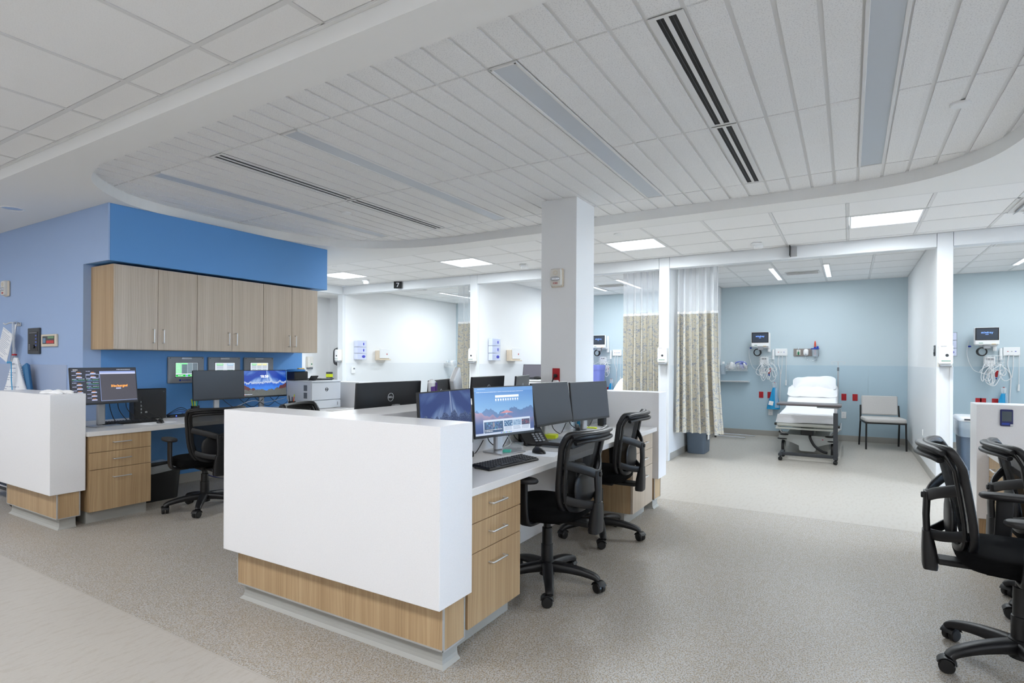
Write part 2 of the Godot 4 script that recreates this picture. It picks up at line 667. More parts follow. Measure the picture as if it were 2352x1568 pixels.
func mountains(night: bool) -> ImageTexture:
	var w := 480
	var h := 270
	var im := canvas(w, h, Color.BLACK)
	var ridge := noise(0.012, 5 if night else 11, 5)
	var hills := noise(0.008, 21, 4)
	var haze := noise(0.01, 33, 4)
	var grit := noise(0.16, 41, 3)
	for x in w:
		var peak := h * (0.42 if night else 0.43) - ridge.get_noise_1d(x * 1.0) * (44.0 if night else 30.0)
		var side := absf(x / float(w) - 0.5) * 2.0
		var red := h * (0.82 - 0.3 * pow(side, 1.5)) + hills.get_noise_1d(x * 2.5) * 22.0
		for y in h:
			var c: Color
			var dx := x - w * 0.56
			var ray := haze.get_noise_2d(atan2(y + 40.0, dx) * 130.0, Vector2(dx, y + 40.0).length() * 0.25)
			if y < peak:
				var t := y / float(h)
				c = (rgb(30, 56, 124) if night else rgb(16, 62, 168)).lerp(rgb(150, 172, 206) if night else rgb(196, 220, 246), clampf(t * 1.3 + ray * 0.9 - (0.15 if night else 0.1), 0.0, 1.0))
				var beam := exp(-pow((dx - y * 0.1) / (3.0 + y * 0.012), 2.0)) * clampf(1.0 - t * 1.6, 0.0, 1.0)
				c = c.lerp(Color.WHITE, beam * 0.8)
			elif night:
				c = rgb(22, 44, 96).lerp(rgb(176, 190, 214), clampf(grit.get_noise_2d(x, y) * 1.5 + 0.15 - (y - peak) / 120.0, 0.0, 1.0))
			elif y < peak + 18 + grit.get_noise_1d(x * 1.0) * 16.0:
				c = rgb(60, 96, 176).lerp(rgb(232, 240, 250), clampf(grit.get_noise_2d(x, y * 0.5) + 0.7, 0.0, 1.0))
			elif y < red:
				c = rgb(20, 74, 190).lerp(rgb(60, 130, 230), clampf((y - peak) / 60.0, 0.0, 1.0))
			else:
				c = rgb(120, 66, 62).lerp(rgb(70, 44, 52), clampf(grit.get_noise_2d(x, y) + 0.5, 0.0, 1.0))
			if not night and y > h * 0.74 + hills.get_noise_1d(x * 1.7 + 400.0) * 26.0:
				c = rgb(22, 34, 40).lerp(rgb(206, 200, 186), clampf(grit.get_noise_2d(x * 1.6, y * 1.6) * 1.6 + 0.25, 0.0, 1.0))
			im.set_pixel(x, y, c)
	if not night:
		dots(im, 20, 248, 90, 5, rgb(220, 230, 250))
		dots(im, 24, 254, 12, 6, rgb(230, 90, 60))
	return ImageTexture.create_from_image(im)

func browser() -> ImageTexture:
	var w := 480
	var h := 270
	var im := canvas(w, h, Color.BLACK)
	var r1 := noise(0.011, 61, 4)
	var r2 := noise(0.006, 63, 3)
	for x in w:
		var far := h * 0.5 - r1.get_noise_1d(x * 1.0) * 46.0
		var dune := h * (0.5 + 0.25 * x / w) + r2.get_noise_1d(x * 1.2) * 40.0
		var dune2 := h * 0.5 + absf(x - w * 0.52) * 0.28
		for y in h:
			var c := rgb(60, 122, 196).lerp(rgb(140, 186, 226), clampf(y / float(h) * 1.6, 0.0, 1.0))
			if y > far:
				c = rgb(70, 110, 162).lerp(rgb(94, 116, 168), clampf((y - far) / 40.0, 0.0, 1.0))
			if y > dune2 and y < h * 0.56:
				c = rgb(206, 132, 138)
			if y > dune:
				c = rgb(176, 138, 160).lerp(rgb(64, 84, 140), clampf((y - dune) / 70.0 + x / 900.0, 0.0, 1.0))
			im.set_pixel(x, y, c)
	for x in w:
		for y in 22:
			im.set_pixel(x, y, im.get_pixel(x, y).lerp(rgb(120, 170, 226), 0.5))
	scribble(im, 24, 6, 60, 3, rgb(190, 214, 240))
	scribble(im, 16, 24, 380, 4, rgb(206, 222, 244))
	dots(im, 160, 46, 196, 14, rgb(244, 247, 252))
	for k in 10:
		dots(im, 160 + k * 20, 66, 11, 12, rgb(240, 244, 250))
		scribble(im, 160 + k * 20, 81, 11, 2, rgb(190, 206, 232))
	dots(im, 60, 184, 386, 74, rgb(214, 224, 240))
	dots(im, 66, 196, 150, 62, rgb(44, 74, 112))
	for k in 40:
		var q := Vector2(rng.randf_range(76, 200), rng.randf_range(198, 236))
		dots(im, int(q.x), int(q.y), rng.randi_range(4, 14), rng.randi_range(4, 14), rgb(52 + rng.randi() % 50, 88 + rng.randi() % 50, 140 + rng.randi() % 40))
	for yy in range(-15, 16):
		for xx in range(-10, 11):
			if xx * xx / 90.0 + yy * yy / 210.0 < 1.0:
				im.set_pixel(140 + xx, 214 + yy, rgb(150 - absi(xx) * 4, 128, 140))
	scribble(im, 72, 240, 134, 4, Color.WHITE)
	scribble(im, 72, 248, 60, 4, Color.WHITE)
	for k in 3:
		dots(im, 224 + k * 74, 196, 70, 34, [rgb(56, 96, 140), rgb(150, 178, 208), rgb(44, 50, 84)][k])
		for j in 14:
			dots(im, 226 + k * 74 + rng.randi() % 60, 197 + rng.randi() % 26, rng.randi_range(3, 9), rng.randi_range(3, 7), [rgb(176, 204, 226), rgb(92, 128, 170), rgb(150, 76, 90)][k])
		for j in 3:
			scribble(im, 226 + k * 74, 234 + j * 7, 60, 3, rgb(120, 140, 172))
	dots(im, 0, 258, w, 12, rgb(206, 218, 238))
	for k in 7:
		dots(im, 196 + k * 13, 261, 7, 6, [rgb(60, 110, 210), rgb(90, 100, 120), rgb(60, 160, 110)][k % 3])
	return ImageTexture.create_from_image(im)

func patient_list() -> ImageTexture:
	var w := 480
	var h := 270
	var im := canvas(w, h, rgb(44, 46, 58))
	var pale := rgb(196, 204, 240)
	var orange := rgb(240, 150, 60)
	var green := rgb(40, 190, 80)
	scribble(im, 16, 8, 34, 6, Color.WHITE)
	scribble(im, 330, 8, 110, 5, rgb(220, 226, 240))
	for col in 2:
		for row in 8:
			var x := 8 + col * 98
			var y := 20 + row * 30
			dots(im, x, y - 3, 92, 1, rgb(70, 74, 90))
			dots(im, x, y, 6, 5, pale)
			scribble(im, x + 8, y, 22, 5, pale)
			if row in ([0, 1, 3, 4, 5, 7] if col == 0 else [0, 1, 5, 6, 7]):
				scribble(im, x + 36, y + 8, 24, 5, orange)
				dots(im, x + 29, y + 15, 40, 9, pale)
			else:
				scribble(im, x + 44, y, 42, 4, pale)
				scribble(im, x, y + 9, 88, 3, green)
				scribble(im, x + 12, y + 9, 26, 4, rgb(110, 150, 190))
				scribble(im, x + 4, y + 17, 84, 4, rgb(120, 160, 220))
	for k in 2:
		dots(im, 104 - k, 46 - k, 95, 2, rgb(190, 206, 250))
		dots(im, 104, 74, 95, 2, rgb(190, 206, 250))
		dots(im, 104 + k * 93, 46, 2, 30, rgb(190, 206, 250))
	dots(im, 202, 22, 274, 12, rgb(150, 170, 226))
	dots(im, 202, 34, 274, 12, rgb(206, 214, 246))
	dots(im, 202, 46, 274, 214, rgb(78, 76, 86))
	dots(im, 202, 46, 3, 214, rgb(150, 170, 226))
	dots(im, 202, 258, 276, 3, rgb(170, 190, 236))
	dots(im, 318, 158, 38, 10, rgb(196, 204, 240))
	return ImageTexture.create_from_image(im)

func alarm_screen(kind: int) -> ImageTexture:
	var im := canvas(160, 110, rgb(198, 206, 214))
	if kind == 0:
		for r in 9:
			dots(im, 2, 2 + r * 9, 40, 7, rgb(90, 214, 130))
			scribble(im, 6, 4 + r * 9, 30, 3, rgb(220, 250, 226))
		dots(im, 44, 2, 40, 82, rgb(84, 104, 112))
		dots(im, 86, 2, 34, 82, rgb(104, 122, 132))
		dots(im, 122, 2, 36, 82, rgb(84, 96, 106))
		for r in 9:
			dots(im, 44, 8 + r * 9, 114, 1, rgb(170, 186, 190))
		dots(im, 44, 2, 40, 10, rgb(120, 226, 150))
		dots(im, 2, 92, 70, 16, rgb(24, 176, 60))
		dots(im, 88, 92, 70, 16, rgb(24, 176, 60))
		dots(im, 76, 94, 9, 12, rgb(30, 130, 190))
		scribble(im, 18, 97, 36, 5, Color.WHITE)
		scribble(im, 104, 97, 36, 5, Color.WHITE)
	else:
		var k := 2 if kind == 1 else 3
		for c in k:
			var x := 12 + c * (84 if kind == 1 else 48)
			var ww := 54 if kind == 1 else 40
			dots(im, x, 6, ww, 16, rgb(110, 196, 130) if c == 0 else (rgb(140, 176, 206) if kind == 1 else rgb(214, 208, 130)))
			dots(im, x, 24, ww, 26, rgb(176, 184, 196))
			dots(im, x, 52, ww, 18, rgb(196, 206, 216))
			dots(im, x, 76, ww, 12, rgb(226, 200, 96) if c == 0 and kind == 1 else rgb(96, 190, 110))
			scribble(im, x + 4, 10, ww - 8, 4, Color.WHITE)
			scribble(im, x + 4, 58, ww - 8, 4, rgb(90, 130, 110))
	return ImageTexture.create_from_image(im)

func print_sheet(w: int, h: int, base: Color, ink: Color, rows: int) -> ImageTexture:
	var im := canvas(w, h, base)
	for r in rows:
		if rng.randf() < 0.85:
			scribble(im, 6, 6 + r * (h - 10) / rows, rng.randi_range(w / 3, w - 12), 3, ink)
	return ImageTexture.create_from_image(im)

func make_screens() -> void:
	M.scr_mountain = glow(mountains(false), 1.0)
	M.scr_night = glow(mountains(true), 0.85)
	M.scr_browser = glow(browser(), 0.95)
	M.scr_list = glow(patient_list(), 1.0)
	for k in 3:
		M["scr_alarm%d" % k] = glow(alarm_screen(k), 1.3)
	M.scr_vitals = glow_flat(rgb(40, 48, 60), 0.6)
	M.glow_orange = glow_flat(rgb(248, 158, 66), 1.2)
	M.glow_white = glow_flat(rgb(240, 244, 250), 1.2)
	M.glow_blue = glow_flat(rgb(110, 150, 230), 1.2)
	var a := mat(Color.WHITE, 0.8)
	a.albedo_texture = print_sheet(128, 192, rgb(236, 238, 242), rgb(130, 140, 170), 16)
	M.printed = a
	var b := mat(Color.WHITE, 0.6)
	b.albedo_texture = print_sheet(128, 160, rgb(214, 220, 246), rgb(120, 128, 210), 9)
	M.glove_box = b

# ---------------------------------------------------------------- the room
const CEIL := 2.77
const RECESS := 2.865
const FRONT := 2.855
const POSTS := [-8.47, -5.33, -2.17, 0.89, 3.95]
const EAST := 9.0

func recess_outline() -> PackedVector2Array:
	var p := [V2(-4.3, -1.98), V2(-4.75, -2.0), V2(-5.1, -2.09), V2(-5.35, -2.24), V2(-5.58, -2.48), V2(-5.72, -2.73), V2(-5.8, -3.11), V2(-5.83, -3.55), V2(-5.8, -4.06), V2(-5.71, -4.5), V2(-5.6, -4.8), V2(-5.42, -5.04), V2(-5.19, -5.24), V2(-4.7, -5.44), V2(-4.09, -5.52), V2(-3.4, -5.53),
		V2(-0.72, -5.53), V2(-0.31, -5.53), V2(0.07, -5.51), V2(0.37, -5.44), V2(0.58, -5.33), V2(0.75, -5.17), V2(0.85, -5.0), V2(0.91, -4.82), V2(0.95, -4.6), V2(0.98, -4.2), V2(0.98, -3.3), V2(0.95, -2.9), V2(0.85, -2.5), V2(0.58, -2.18), V2(0.07, -2.0), V2(-0.5, -1.98)]
	var q := smooth(p, 4, true)
	var o := PackedVector2Array()
	for k in q:
		o.append(k)
	return o

func V2(x: float, y: float) -> Vector2:
	return Vector2(x, y)

func rect(x0: float, z0: float, x1: float, z1: float) -> PackedVector2Array:
	return PackedVector2Array([V2(x0, z0), V2(x1, z0), V2(x1, z1), V2(x0, z1)])

func tile_ceiling(called: String, y: float, xs: Array, zs: Array, skip := {}) -> void:
	# lay-in tiles between hanging tees
	var x0: float = xs[0]
	var x1: float = xs[-1]
	var z0: float = zs[0]
	var z1: float = zs[-1]
	var root := struct(called, mb().span(V(x0, y + 0.03, z0), V(x1, y + 0.13, z1)), M.gyp)
	var shared := {}
	for i in xs.size() - 1:
		for j in zs.size() - 1:
			if skip.has(Vector2i(i, j)):
				continue
			var w: float = absf(xs[i + 1] - xs[i]) - 0.026
			var d: float = absf(zs[j + 1] - zs[j]) - 0.026
			if w < 0.03 or d < 0.03:
				continue
			var key := "%.3f %.3f" % [w, d]
			if not shared.has(key):
				shared[key] = mb().box(V(0, 0.014, 0), V(w, 0.028, d), 0.003).mesh()
			var o := part_of(root, "tile", shared[key], M.tile)
			o.position = V((xs[i] + xs[i + 1]) * 0.5, y + 0.002, (zs[j] + zs[j + 1]) * 0.5)
	for x in xs:
		part(root, "tee", mb().span(V(x - 0.012, y, z0), V(x + 0.012, y + 0.03, z1)), M.tee)
	for z in zs:
		part(root, "tee", mb().span(V(x0, y, z - 0.012), V(x1, y + 0.0295, z + 0.012)), M.tee)

func steps(from: float, to: float, by: float, first: float) -> Array:
	# grid lines between two walls that pass through first
	var o := [from]
	var x := first - floorf((first - from) / by) * by
	while x < to - 0.02:
		if x > from + 0.02:
			o.append(x)
		x += by
	o.append(to)
	return o

func build_room() -> void:
	# floors
	struct("floor", mb().span(V(-11, -0.12, -1.52), V(EAST, 0, 2.4)), M.light_floor)
	struct("floor", mb().span(V(-11, -0.12, -5.53), V(EAST, 0, -1.52)), M.speckle)
	struct("floor", mb().span(V(-11, -0.12, -11.5), V(EAST, 0, -5.53)), M.light_floor)
	struct("trim_1", mb().span(V(-11, -0.01, -1.524), V(EAST, 0.0006, -1.516)), M.weld)
	struct("trim_2", mb().span(V(-11, -0.01, -5.534), V(EAST, 0.0006, -5.526)), M.weld)
	struct("added_ceiling_slab", mb().span(V(-11.15, 2.985, -11.5), V(EAST + 0.15, 3.15, 2.55)), M.gyp)  # unseen slab added to keep sky light from leaking in above the ceilings
	# outer walls
	struct("wall_behind", mb().span(V(-11.15, 0, 2.4), V(EAST + 0.15, 2.99, 2.55)), M.white_wall)
	# east wall with the glazed end of the corridor
	struct("wall_right", mb().span(V(EAST, 0, -11.5), V(EAST + 0.15, 2.99, -7.66)), M.white_wall)
	struct("wall_right", mb().span(V(EAST, 0, -5.3), V(EAST + 0.15, 2.99, 2.4)), M.white_wall)
	struct("wall_right", mb().span(V(EAST, 2.6, -7.66), V(EAST + 0.15, 2.99, -5.3)), M.white_wall)
	struct("wall_right", mb().span(V(EAST, 0, -7.66), V(EAST + 0.15, 0.15, -5.3)), M.white_wall)
	var win := struct("window_1", mb().span(V(EAST + 0.03, 0.15, -6.66), V(EAST + 0.11, 2.6, -6.6), 0.004), M.alu)
	for z in [-7.63, -5.33]:
		part(win, "frame", mb().span(V(EAST + 0.03, 0.15, z - 0.03), V(EAST + 0.11, 2.6, z + 0.03), 0.004), M.alu)
	for y in [0.18, 2.57]:
		part(win, "frame", mb().span(V(EAST + 0.03, y - 0.03, -7.6), V(EAST + 0.11, y + 0.03, -5.36), 0.004), M.alu)
	for z in [[-7.6, -6.66], [-6.6, -5.36]]:
		part(win, "pane", mb().span(V(EAST + 0.067, 0.21, z[0]), V(EAST + 0.073, 2.54, z[1])), M.acrylic)
	struct("wall_end", mb().span(V(-11.15, 0, -2.65), V(-11, 2.99, 2.4)), M.white_wall)
	# the blue block behind the station, with its soffit over the cupboards
	var lw := mb()
	lw.t = Transform3D(Basis(V(1, 0, 0), V(0, 0, 1), V(0, -1, 0)), Vector3.ZERO)
	lw.prism(PackedVector2Array([V2(-11, 0), V2(-6.25, 0), V2(-6.25, -2.25), V2(-5.77, -2.25), V2(-5.77, -CEIL), V2(-11, -CEIL)]), -2.514, -2.5)
	lw.at(Vector3.ZERO).span(V(-11, 0, -2.65), V(-6.25, CEIL, -2.514))
	struct("wall_left", lw, M.slate_wall)
	struct("wall_cupboards", mb().span(V(-6.45, 0, -5.0), V(-6.25, CEIL, -2.65)), M.blue_wall)
	struct("wall_soffit", mb().span(V(-6.25, 2.25, -5.0), V(-5.77, CEIL, -2.514), 0.003), M.blue_wall)
	struct("wall_block_end", mb().span(V(-9.4, 0, -5.0), V(-6.45, CEIL, -4.9)), M.white_wall)
	struct("baseboard_cupboards", mb().span(V(-6.25, 0, -5.0), V(-6.242, 0.1, -2.5)), M.vinyl_base)
	# sink alcove at the end of the corridor
	struct("wall_alcove", mb().span(V(-9.35, 0, -8.2), V(-9.2, CEIL, -4.9)), M.white_wall)
	struct("wall_alcove_side", mb().span(V(-9.2, 0, -8.19), V(-8.54, CEIL, -8.04)), M.white_wall)
	struct("ceiling_alcove", mb().span(V(-9.2, 2.62, -8.04), V(-8.54, 2.76, -5.0)), M.gyp)
	struct("beam", mb().span(V(-8.54, 2.62, -7.655), V(-8.4, CEIL, -5.0), 0.002), M.trim_white)
	struct("trim_3", mb().span(V(-9.2, 0, -7.25), V(-9.16, 2.1, -7.1), 0.003), M.trim_white)
	# bays: back wall, partitions, posts, headers
	var back := struct("wall_back", mb().span(V(-9.2, 0, -11.5), V(EAST, 2.99, -11.33)), M.pale_wall)
	for i in POSTS.size() - 1:
		var a: float = POSTS[i] + 0.06
		var b: float = POSTS[i + 1] - 0.06
		var cuts := [a, a + 1.17, a + 2.39, b]
		for k in 3:
			part(back, "panel", mb().span(V(cuts[k] + 0.0012, 0.095, -11.334), V(cuts[k + 1] - 0.0012, 1.3, -11.326), 0.001), M.pale_sheet)
		part(back, "base_strip", mb().span(V(a, 0, -11.334), V(b, 0.096, -11.316), 0.003), M.vinyl_base)
	for i in POSTS.size() - 1:
		var x: float = POSTS[i]
		var w := struct("wall_partition", mb().span(V(x - 0.06, 0, -11.33), V(x + 0.06, CEIL, -7.72), 0.002), M.white_wall)
		for s in [-1.0, 1.0]:
			part(w, "base_strip", mb().span(V(x + s * 0.059, 0, -11.33), V(x + s * 0.068, 0.096, -7.72), 0.002), M.vinyl_base)
			part(w, "protection_sheet", mb().span(V(x + s * 0.058, 0.095, -11.32), V(x + s * 0.0625, 1.3, -7.75), 0.001), M.trim_white)
		var post := struct("trim_post", mb().span(V(x - 0.07, 0.0, -7.73), V(x + 0.07, CEIL, -7.66), 0.003), M.trim_white)
		part(post, "corner_guard", mb().span(V(x + 0.045, 0.1, -7.664), V(x + 0.0735, 1.31, -7.655), 0.002), M.trim_white)
		part(post, "corner_guard", mb().span(V(x - 0.0735, 0.1, -7.664), V(x - 0.045, 1.31, -7.655), 0.002), M.trim_white)
		var c := mb().span(V(x + 0.074, 2.62, -7.80), V(POSTS[i + 1] - 0.074, CEIL, -7.66), 0.002)
		struct("beam", c, M.trim_white)
	struct("wall_corridor", mb().span(V(3.89, 0, -11.33), V(4.05, 2.99, -7.66)), M.white_wall)
	struct("wall_corridor", mb().span(V(4.05, 0, -7.81), V(EAST, 2.99, -7.66)), M.white_wall)
	struct("wall_side_bay", mb().span(V(-9.2, 0, -11.33), V(-8.54, CEIL, -8.2)), M.white_wall)
	# column at the end of the desk spine
	struct("column", mb().span(V(-2.52, 0, -5.16), V(-2.155, RECESS + 0.02, -4.745), 0.003), M.white_wall)
	build_ceilings()

func build_ceilings() -> void:
	var ring := recess_outline()
	for h in [rect(-11, -5.82, -2.44, -1.75), rect(-2.44, -5.82, EAST, -1.75)]:
		for p in Geometry2D.clip_polygons(h, ring):
			struct("ceiling", mb().prism(p, CEIL, 2.873), M.gyp)
	# recessed field of planks
	var field_ := struct("ceiling_recess", mb().span(V(-6.1, 2.873, -5.8), V(1.3, 2.99, -1.75)), M.tee)
	var mod := 0.1672
	var rows := [-1.9, -2.44, -3.785, -5.13, -5.7]
	var lamps := [4, -6, -16, -26]
	var slots := [-1, -21]
	for k in range(-34, 13):
		var x0: float = -0.615 + k * mod
		for r in 4:
			if (k in lamps or k in slots) and (r == 1 or r == 2):
				continue
			var q := rect(x0 + 0.011, rows[r] - 0.007, x0 + mod - 0.011, rows[r + 1] + 0.007)
			for p in Geometry2D.intersect_polygons(q, ring):
				part(field_, "plank", mb().prism(p, RECESS, 2.874), M.plank)
	for k in lamps:
		var x0: float = -0.615 + k * mod
		var t := thing("linear_light", "unlit grey linear light in the planks " + ["beside the round disc over the near chair", "running towards the column", "between the column and the slotted vent", "closest to the blue soffit"][lamps.find(k)], "light", V(x0 + mod * 0.5, RECESS, -3.785), 0, "unlit linear lights in the recessed ceiling")
		var f := mb()
		for s in [-1.0, 1.0]:
			f.box(V(s * 0.075, 0.001, 0), V(0.018, 0.012, 2.67), 0.002)
			f.box(V(0, 0.001, s * 1.328), V(0.16, 0.012, 0.014), 0.002)
		part(t, "frame", f, M.tee)
		part(t, "lens", mb().box(V(0, 0.004, 0), V(0.136, 0.008, 2.642)), M.lens_off)
	for k in slots:
		for r in [1, 2]:
			var x0: float = -0.615 + k * mod
			var zc: float = (rows[r] + rows[r + 1]) * 0.5
			var t := thing("slot_diffuser", ["long black slotted diffuser over the near task chair", "short black slotted diffuser ending over the stretcher bay side", "long black slotted diffuser before the blue soffit", "black slotted diffuser ending above the number seven sign"][(0 if k == -1 else 2) + r - 1], "air vent", V(x0 + mod * 0.5, RECESS, zc), 0, "slot diffusers in the recessed ceiling")
			part(t, "tray", mb().box(V(0, 0.0065, 0), V(0.15, 0.002, 1.31)), M.black_slot)
			for s in [-0.062, 0.0, 0.062]:
				part(t, "bar", mb().box(V(s, 0.001, 0), V(0.02 if s == 0.0 else 0.034, 0.006, 1.318), 0.001), M.tee)
			for s in [-1.0, 1.0]:
				part(t, "end_bar", mb().box(V(0, 0.001, s * 0.652), V(0.16, 0.0058, 0.016), 0.001), M.tee)
				part(t, "blade", mb().box(V(s * 0.028, 0.004, 0), V(0.003, 0.003, 1.3)), M.dark_grey)
	# front corridor
	var fx := steps(-11, EAST, 0.675, -2.03)
	var fz := [-1.735, -1.54, -0.865, -0.19, 0.485, 1.16, 1.835, 2.4]
	var skip := {}
	for p in front_lamps():
		for i in fx.size() - 1:
			if absf((fx[i] + fx[i + 1]) * 0.5 - p) < 0.34:
				skip[Vector2i(i, 3)] = true
	tile_ceiling("ceiling_front", FRONT, fx, fz, skip)
	struct("trim_4", mb().span(V(-11, FRONT - 0.004, -1.75), V(EAST, FRONT + 0.03, -1.73), 0.001), M.tee)
	# corridor along the bays
	var cx := steps(-8.4, EAST, 0.633, -0.02)
	skip = {}
	for p in corridor_lamps():
		for i in cx.size() - 1:
			if absf((cx[i] + cx[i + 1]) * 0.5 - p) < 0.32:
				skip[Vector2i(i, 1)] = true
	tile_ceiling("ceiling_corridor", CEIL, cx, [-5.832, -6.375, -6.965, -7.56, -7.648], skip)
	# bays
	for i in POSTS.size() - 1:
		var a: float = POSTS[i] + 0.06
		var b: float = POSTS[i + 1] - 0.06
		var lx := [a, a + 0.52, a + 1.14, a + 1.77, a + 2.39, b]
		tile_ceiling("ceiling_bay", CEIL, lx, [-7.8, -8.24, -8.85, -9.46, -10.07, -10.68, -11.33])

func corridor_lamps() -> Array:
	return [-7.3, -4.766, -2.234, 0.296, 2.83, 5.36, 7.89]

func front_lamps() -> Array:
	return [-8.44, -5.74, -3.04, -0.34, 2.36, 5.06, 7.76]

func area(parent: Node3D, c: Color, energy: float, size: Vector2, where: Vector3) -> void:
	var l := AreaLight3D.new()
	l.name = "lamp"
	l.light_color = c
	l.light_energy = energy
	l.area_size = size
	l.area_range = 30.0
	l.shadow_enabled = true
	parent.add_child(l, true)
	l.position = where
	l.rotation.x = -PI / 2

func troffer(x: float, y: float, z: float, w: float, d: float, c: Color, energy: float, seen: float, label: String, group: String) -> void:
	var t := thing("ceiling_light", label, "light", V(x, y, z), 0, group)
	var f := mb()
	for s in [-1.0, 1.0]:
		f.box(V(s * (w * 0.5 - 0.008), 0.006, 0), V(0.016, 0.02, d), 0.002)
		f.box(V(0, 0.006, s * (d * 0.5 - 0.008)), V(w - 0.03, 0.02, 0.016), 0.002)
	part(t, "frame", f, M.white)
	part(t, "lamp_diffuser", mb().box(V(0, 0.008, 0), V(w - 0.03, 0.008, d - 0.03)), glow_flat(c, seen))
	area(t, c, energy, Vector2(w - 0.05, d - 0.05), V(0, -0.006, 0))

func build_lights() -> void:
	var names := ["over the sink alcove end", "beside the number seven sign", "behind the column", "over the bed bay entrance", "beyond the wall monitor bay", "two lamps short of the corridor window", "beside the corridor window"]
	var i := 0
	for x in corridor_lamps():
		troffer(x, CEIL, -6.67, 0.6, 0.564, COOL, E_CORRIDOR, SEEN, "lit square ceiling light panel in corridor tiles " + names[i], "square light panels over the corridor")
		i += 1
	for x in front_lamps():
		troffer(x, FRONT, 0.1475, 0.64, 0.64, WARM, E_FRONT, SEEN, "lit square ceiling light panel over the front walkway", "square light panels over the front walkway")
	for k in POSTS.size() - 1:
		var a: float = POSTS[k] + 0.06
		for s in [1.09, 1.82]:
			troffer(a + s, CEIL - 0.008, -9.96, 0.095, 1.4, COOL, E_BAY[k], SEEN, ["lit slim strip light in the bay by the number seven sign", "lit slim strip light in the bay with the lilac bin", "lit slim strip light over the stretcher", "lit slim strip light in the bay past the thermometer desk"][k], "strip lights over the treatment bays")

# ---------------------------------------------------------------- desks and cupboards
func end_panel(label: String, x0: float, x1: float, z0: float, z1: float, wl: float, wr: float, front := true) -> Node3D:
	# a thick white upstand on a timber plinth; z1 is its camera side
	var t := thing("desk_end_panel", label, "desk panel", V((x0 + x1) * 0.5, 0, (z0 + z1) * 0.5))
	var hw := (x1 - x0) * 0.5
	var hd := (z1 - z0) * 0.5
	part(t, "white_panel", mb().span(V(-hw, 0.286, -hd), V(hw, 1.07, hd), 0.0025), M.quartz)
	var a := -hw + wl
	var b := hw - wr
	var c := hd - (0.055 if front else 0.02)
	part(t, "plinth", mb().span(V(a, 0.09, -hd + 0.03), V(b, 0.3, c)), M.wood)
	for q in [a, b - 0.004]:
		part(t, "edge_strip", mb().span(V(q - 0.001, 0.086, c - 0.006), V(q + 0.006, 0.29, c + 0.0025)), M.alu)
		part(t, "edge_strip", mb().span(V(q - 0.001 if q == a else b - 0.003, 0.086, -hd + 0.028), V(a + 0.004 if q == a else b + 0.0025, 0.29, -hd + 0.036)), M.alu)
	part(t, "edge_strip", mb().span(V(a, 0.085, c - 0.008), V(b, 0.092, c + 0.0025)), M.alu)
	part(t, "edge_strip", mb().span(V(b - 0.006, 0.085, -hd + 0.03), V(b + 0.0025, 0.092, c)), M.alu)
	# rubber toe with a coved foot
	var r := PackedVector2Array()
	var prof := [V2(0.0, 0.09), V2(0.0, 0.03), V2(0.004, 0.014), V2(0.016, 0.003), V2(0.02, 0.0)]
	var m := mb()
	var inset := 0.026
	for i in prof.size() - 1:
		var p: Vector2 = prof[i]
		var q: Vector2 = prof[i + 1]
		var ring := func(o: Vector2) -> Array:
			return [V(a + inset - o.x, o.y, -hd + 0.05), V(a + inset - o.x, o.y, c - inset + o.x), V(b - inset + o.x, o.y, c - inset + o.x), V(b - inset + o.x, o.y, -hd + 0.05)]
		var P: Array = ring.call(p)
		var Q: Array = ring.call(q)
		for k in 3:
			m.quad(Q[k], Q[k + 1], P[k + 1], P[k])
	part(t, "toe_kick", m, M.toe)
	return t

func pull(parent: Node3D, a: Vector3, b: Vector3, out: Vector3) -> void:
	# a bent wire pull between two screws
	var d := (b - a).normalized() * 0.008
	var p := [a, a + out * 0.75, a + out + d * 0.3, a + out + d, b + out - d, b + out - d * 0.3, b + out * 0.75, b]
	part(parent, "handle", mb().tube(p, 0.0048, 8), M.steel)

func drawer_unit(label: String, where: Vector3, turn: float, width: float, m: Material, depth := 0.52) -> Node3D:
	# drawers face +x; where is the middle of the front at floor height
	var t := thing("drawer_cabinet", label, "cabinet", where, turn)
	var h := width * 0.5
	part(t, "carcass", mb().span(V(-depth, 0.1, -h), V(-0.021, 0.72, h)), M.wood)
	part(t, "toe_kick", mb().span(V(-depth + 0.05, 0, -h + 0.004), V(-0.075, 0.1, h - 0.004)), M.toe)
	var y := 0.722
	for k in [0.138, 0.142, 0.342]:
		var d := part(t, "drawer", mb().span(V(-0.02, y - k + 0.0018, -h + 0.0015), V(0, y - 0.0018, h - 0.0015), 0.0012), m)
		var hy: float = y - (0.065 if k < 0.2 else 0.075)
		pull(d, V(-0.002, hy, 0.066), V(-0.002, hy, -0.066), V(0.03, 0, 0))
		y -= k
	return t

func wall_cupboard(label: String, z: float, side: bool) -> void:
	var t := thing("wall_cupboard", label, "cupboard", V(-6.25, 1.44, z), 0, "wall cupboards under the blue soffit")
	part(t, "carcass", mb().span(V(0, 0, -0.77), V(0.425, 0.79, 0)), M.wood if side else M.wood_grey)
	for k in 2:
		var d := part(t, "door", mb().span(V(0.426, 0.002, -0.385 * (k + 1) + 0.0018), V(0.446, 0.788, -0.385 * k - 0.0018), 0.001), M.wood_grey)
		var hz := -0.385 - (-0.045 if k == 0 else 0.045)
		pull(d, V(0.444, 0.07, hz), V(0.444, 0.2, hz), V(0.03, 0, 0))

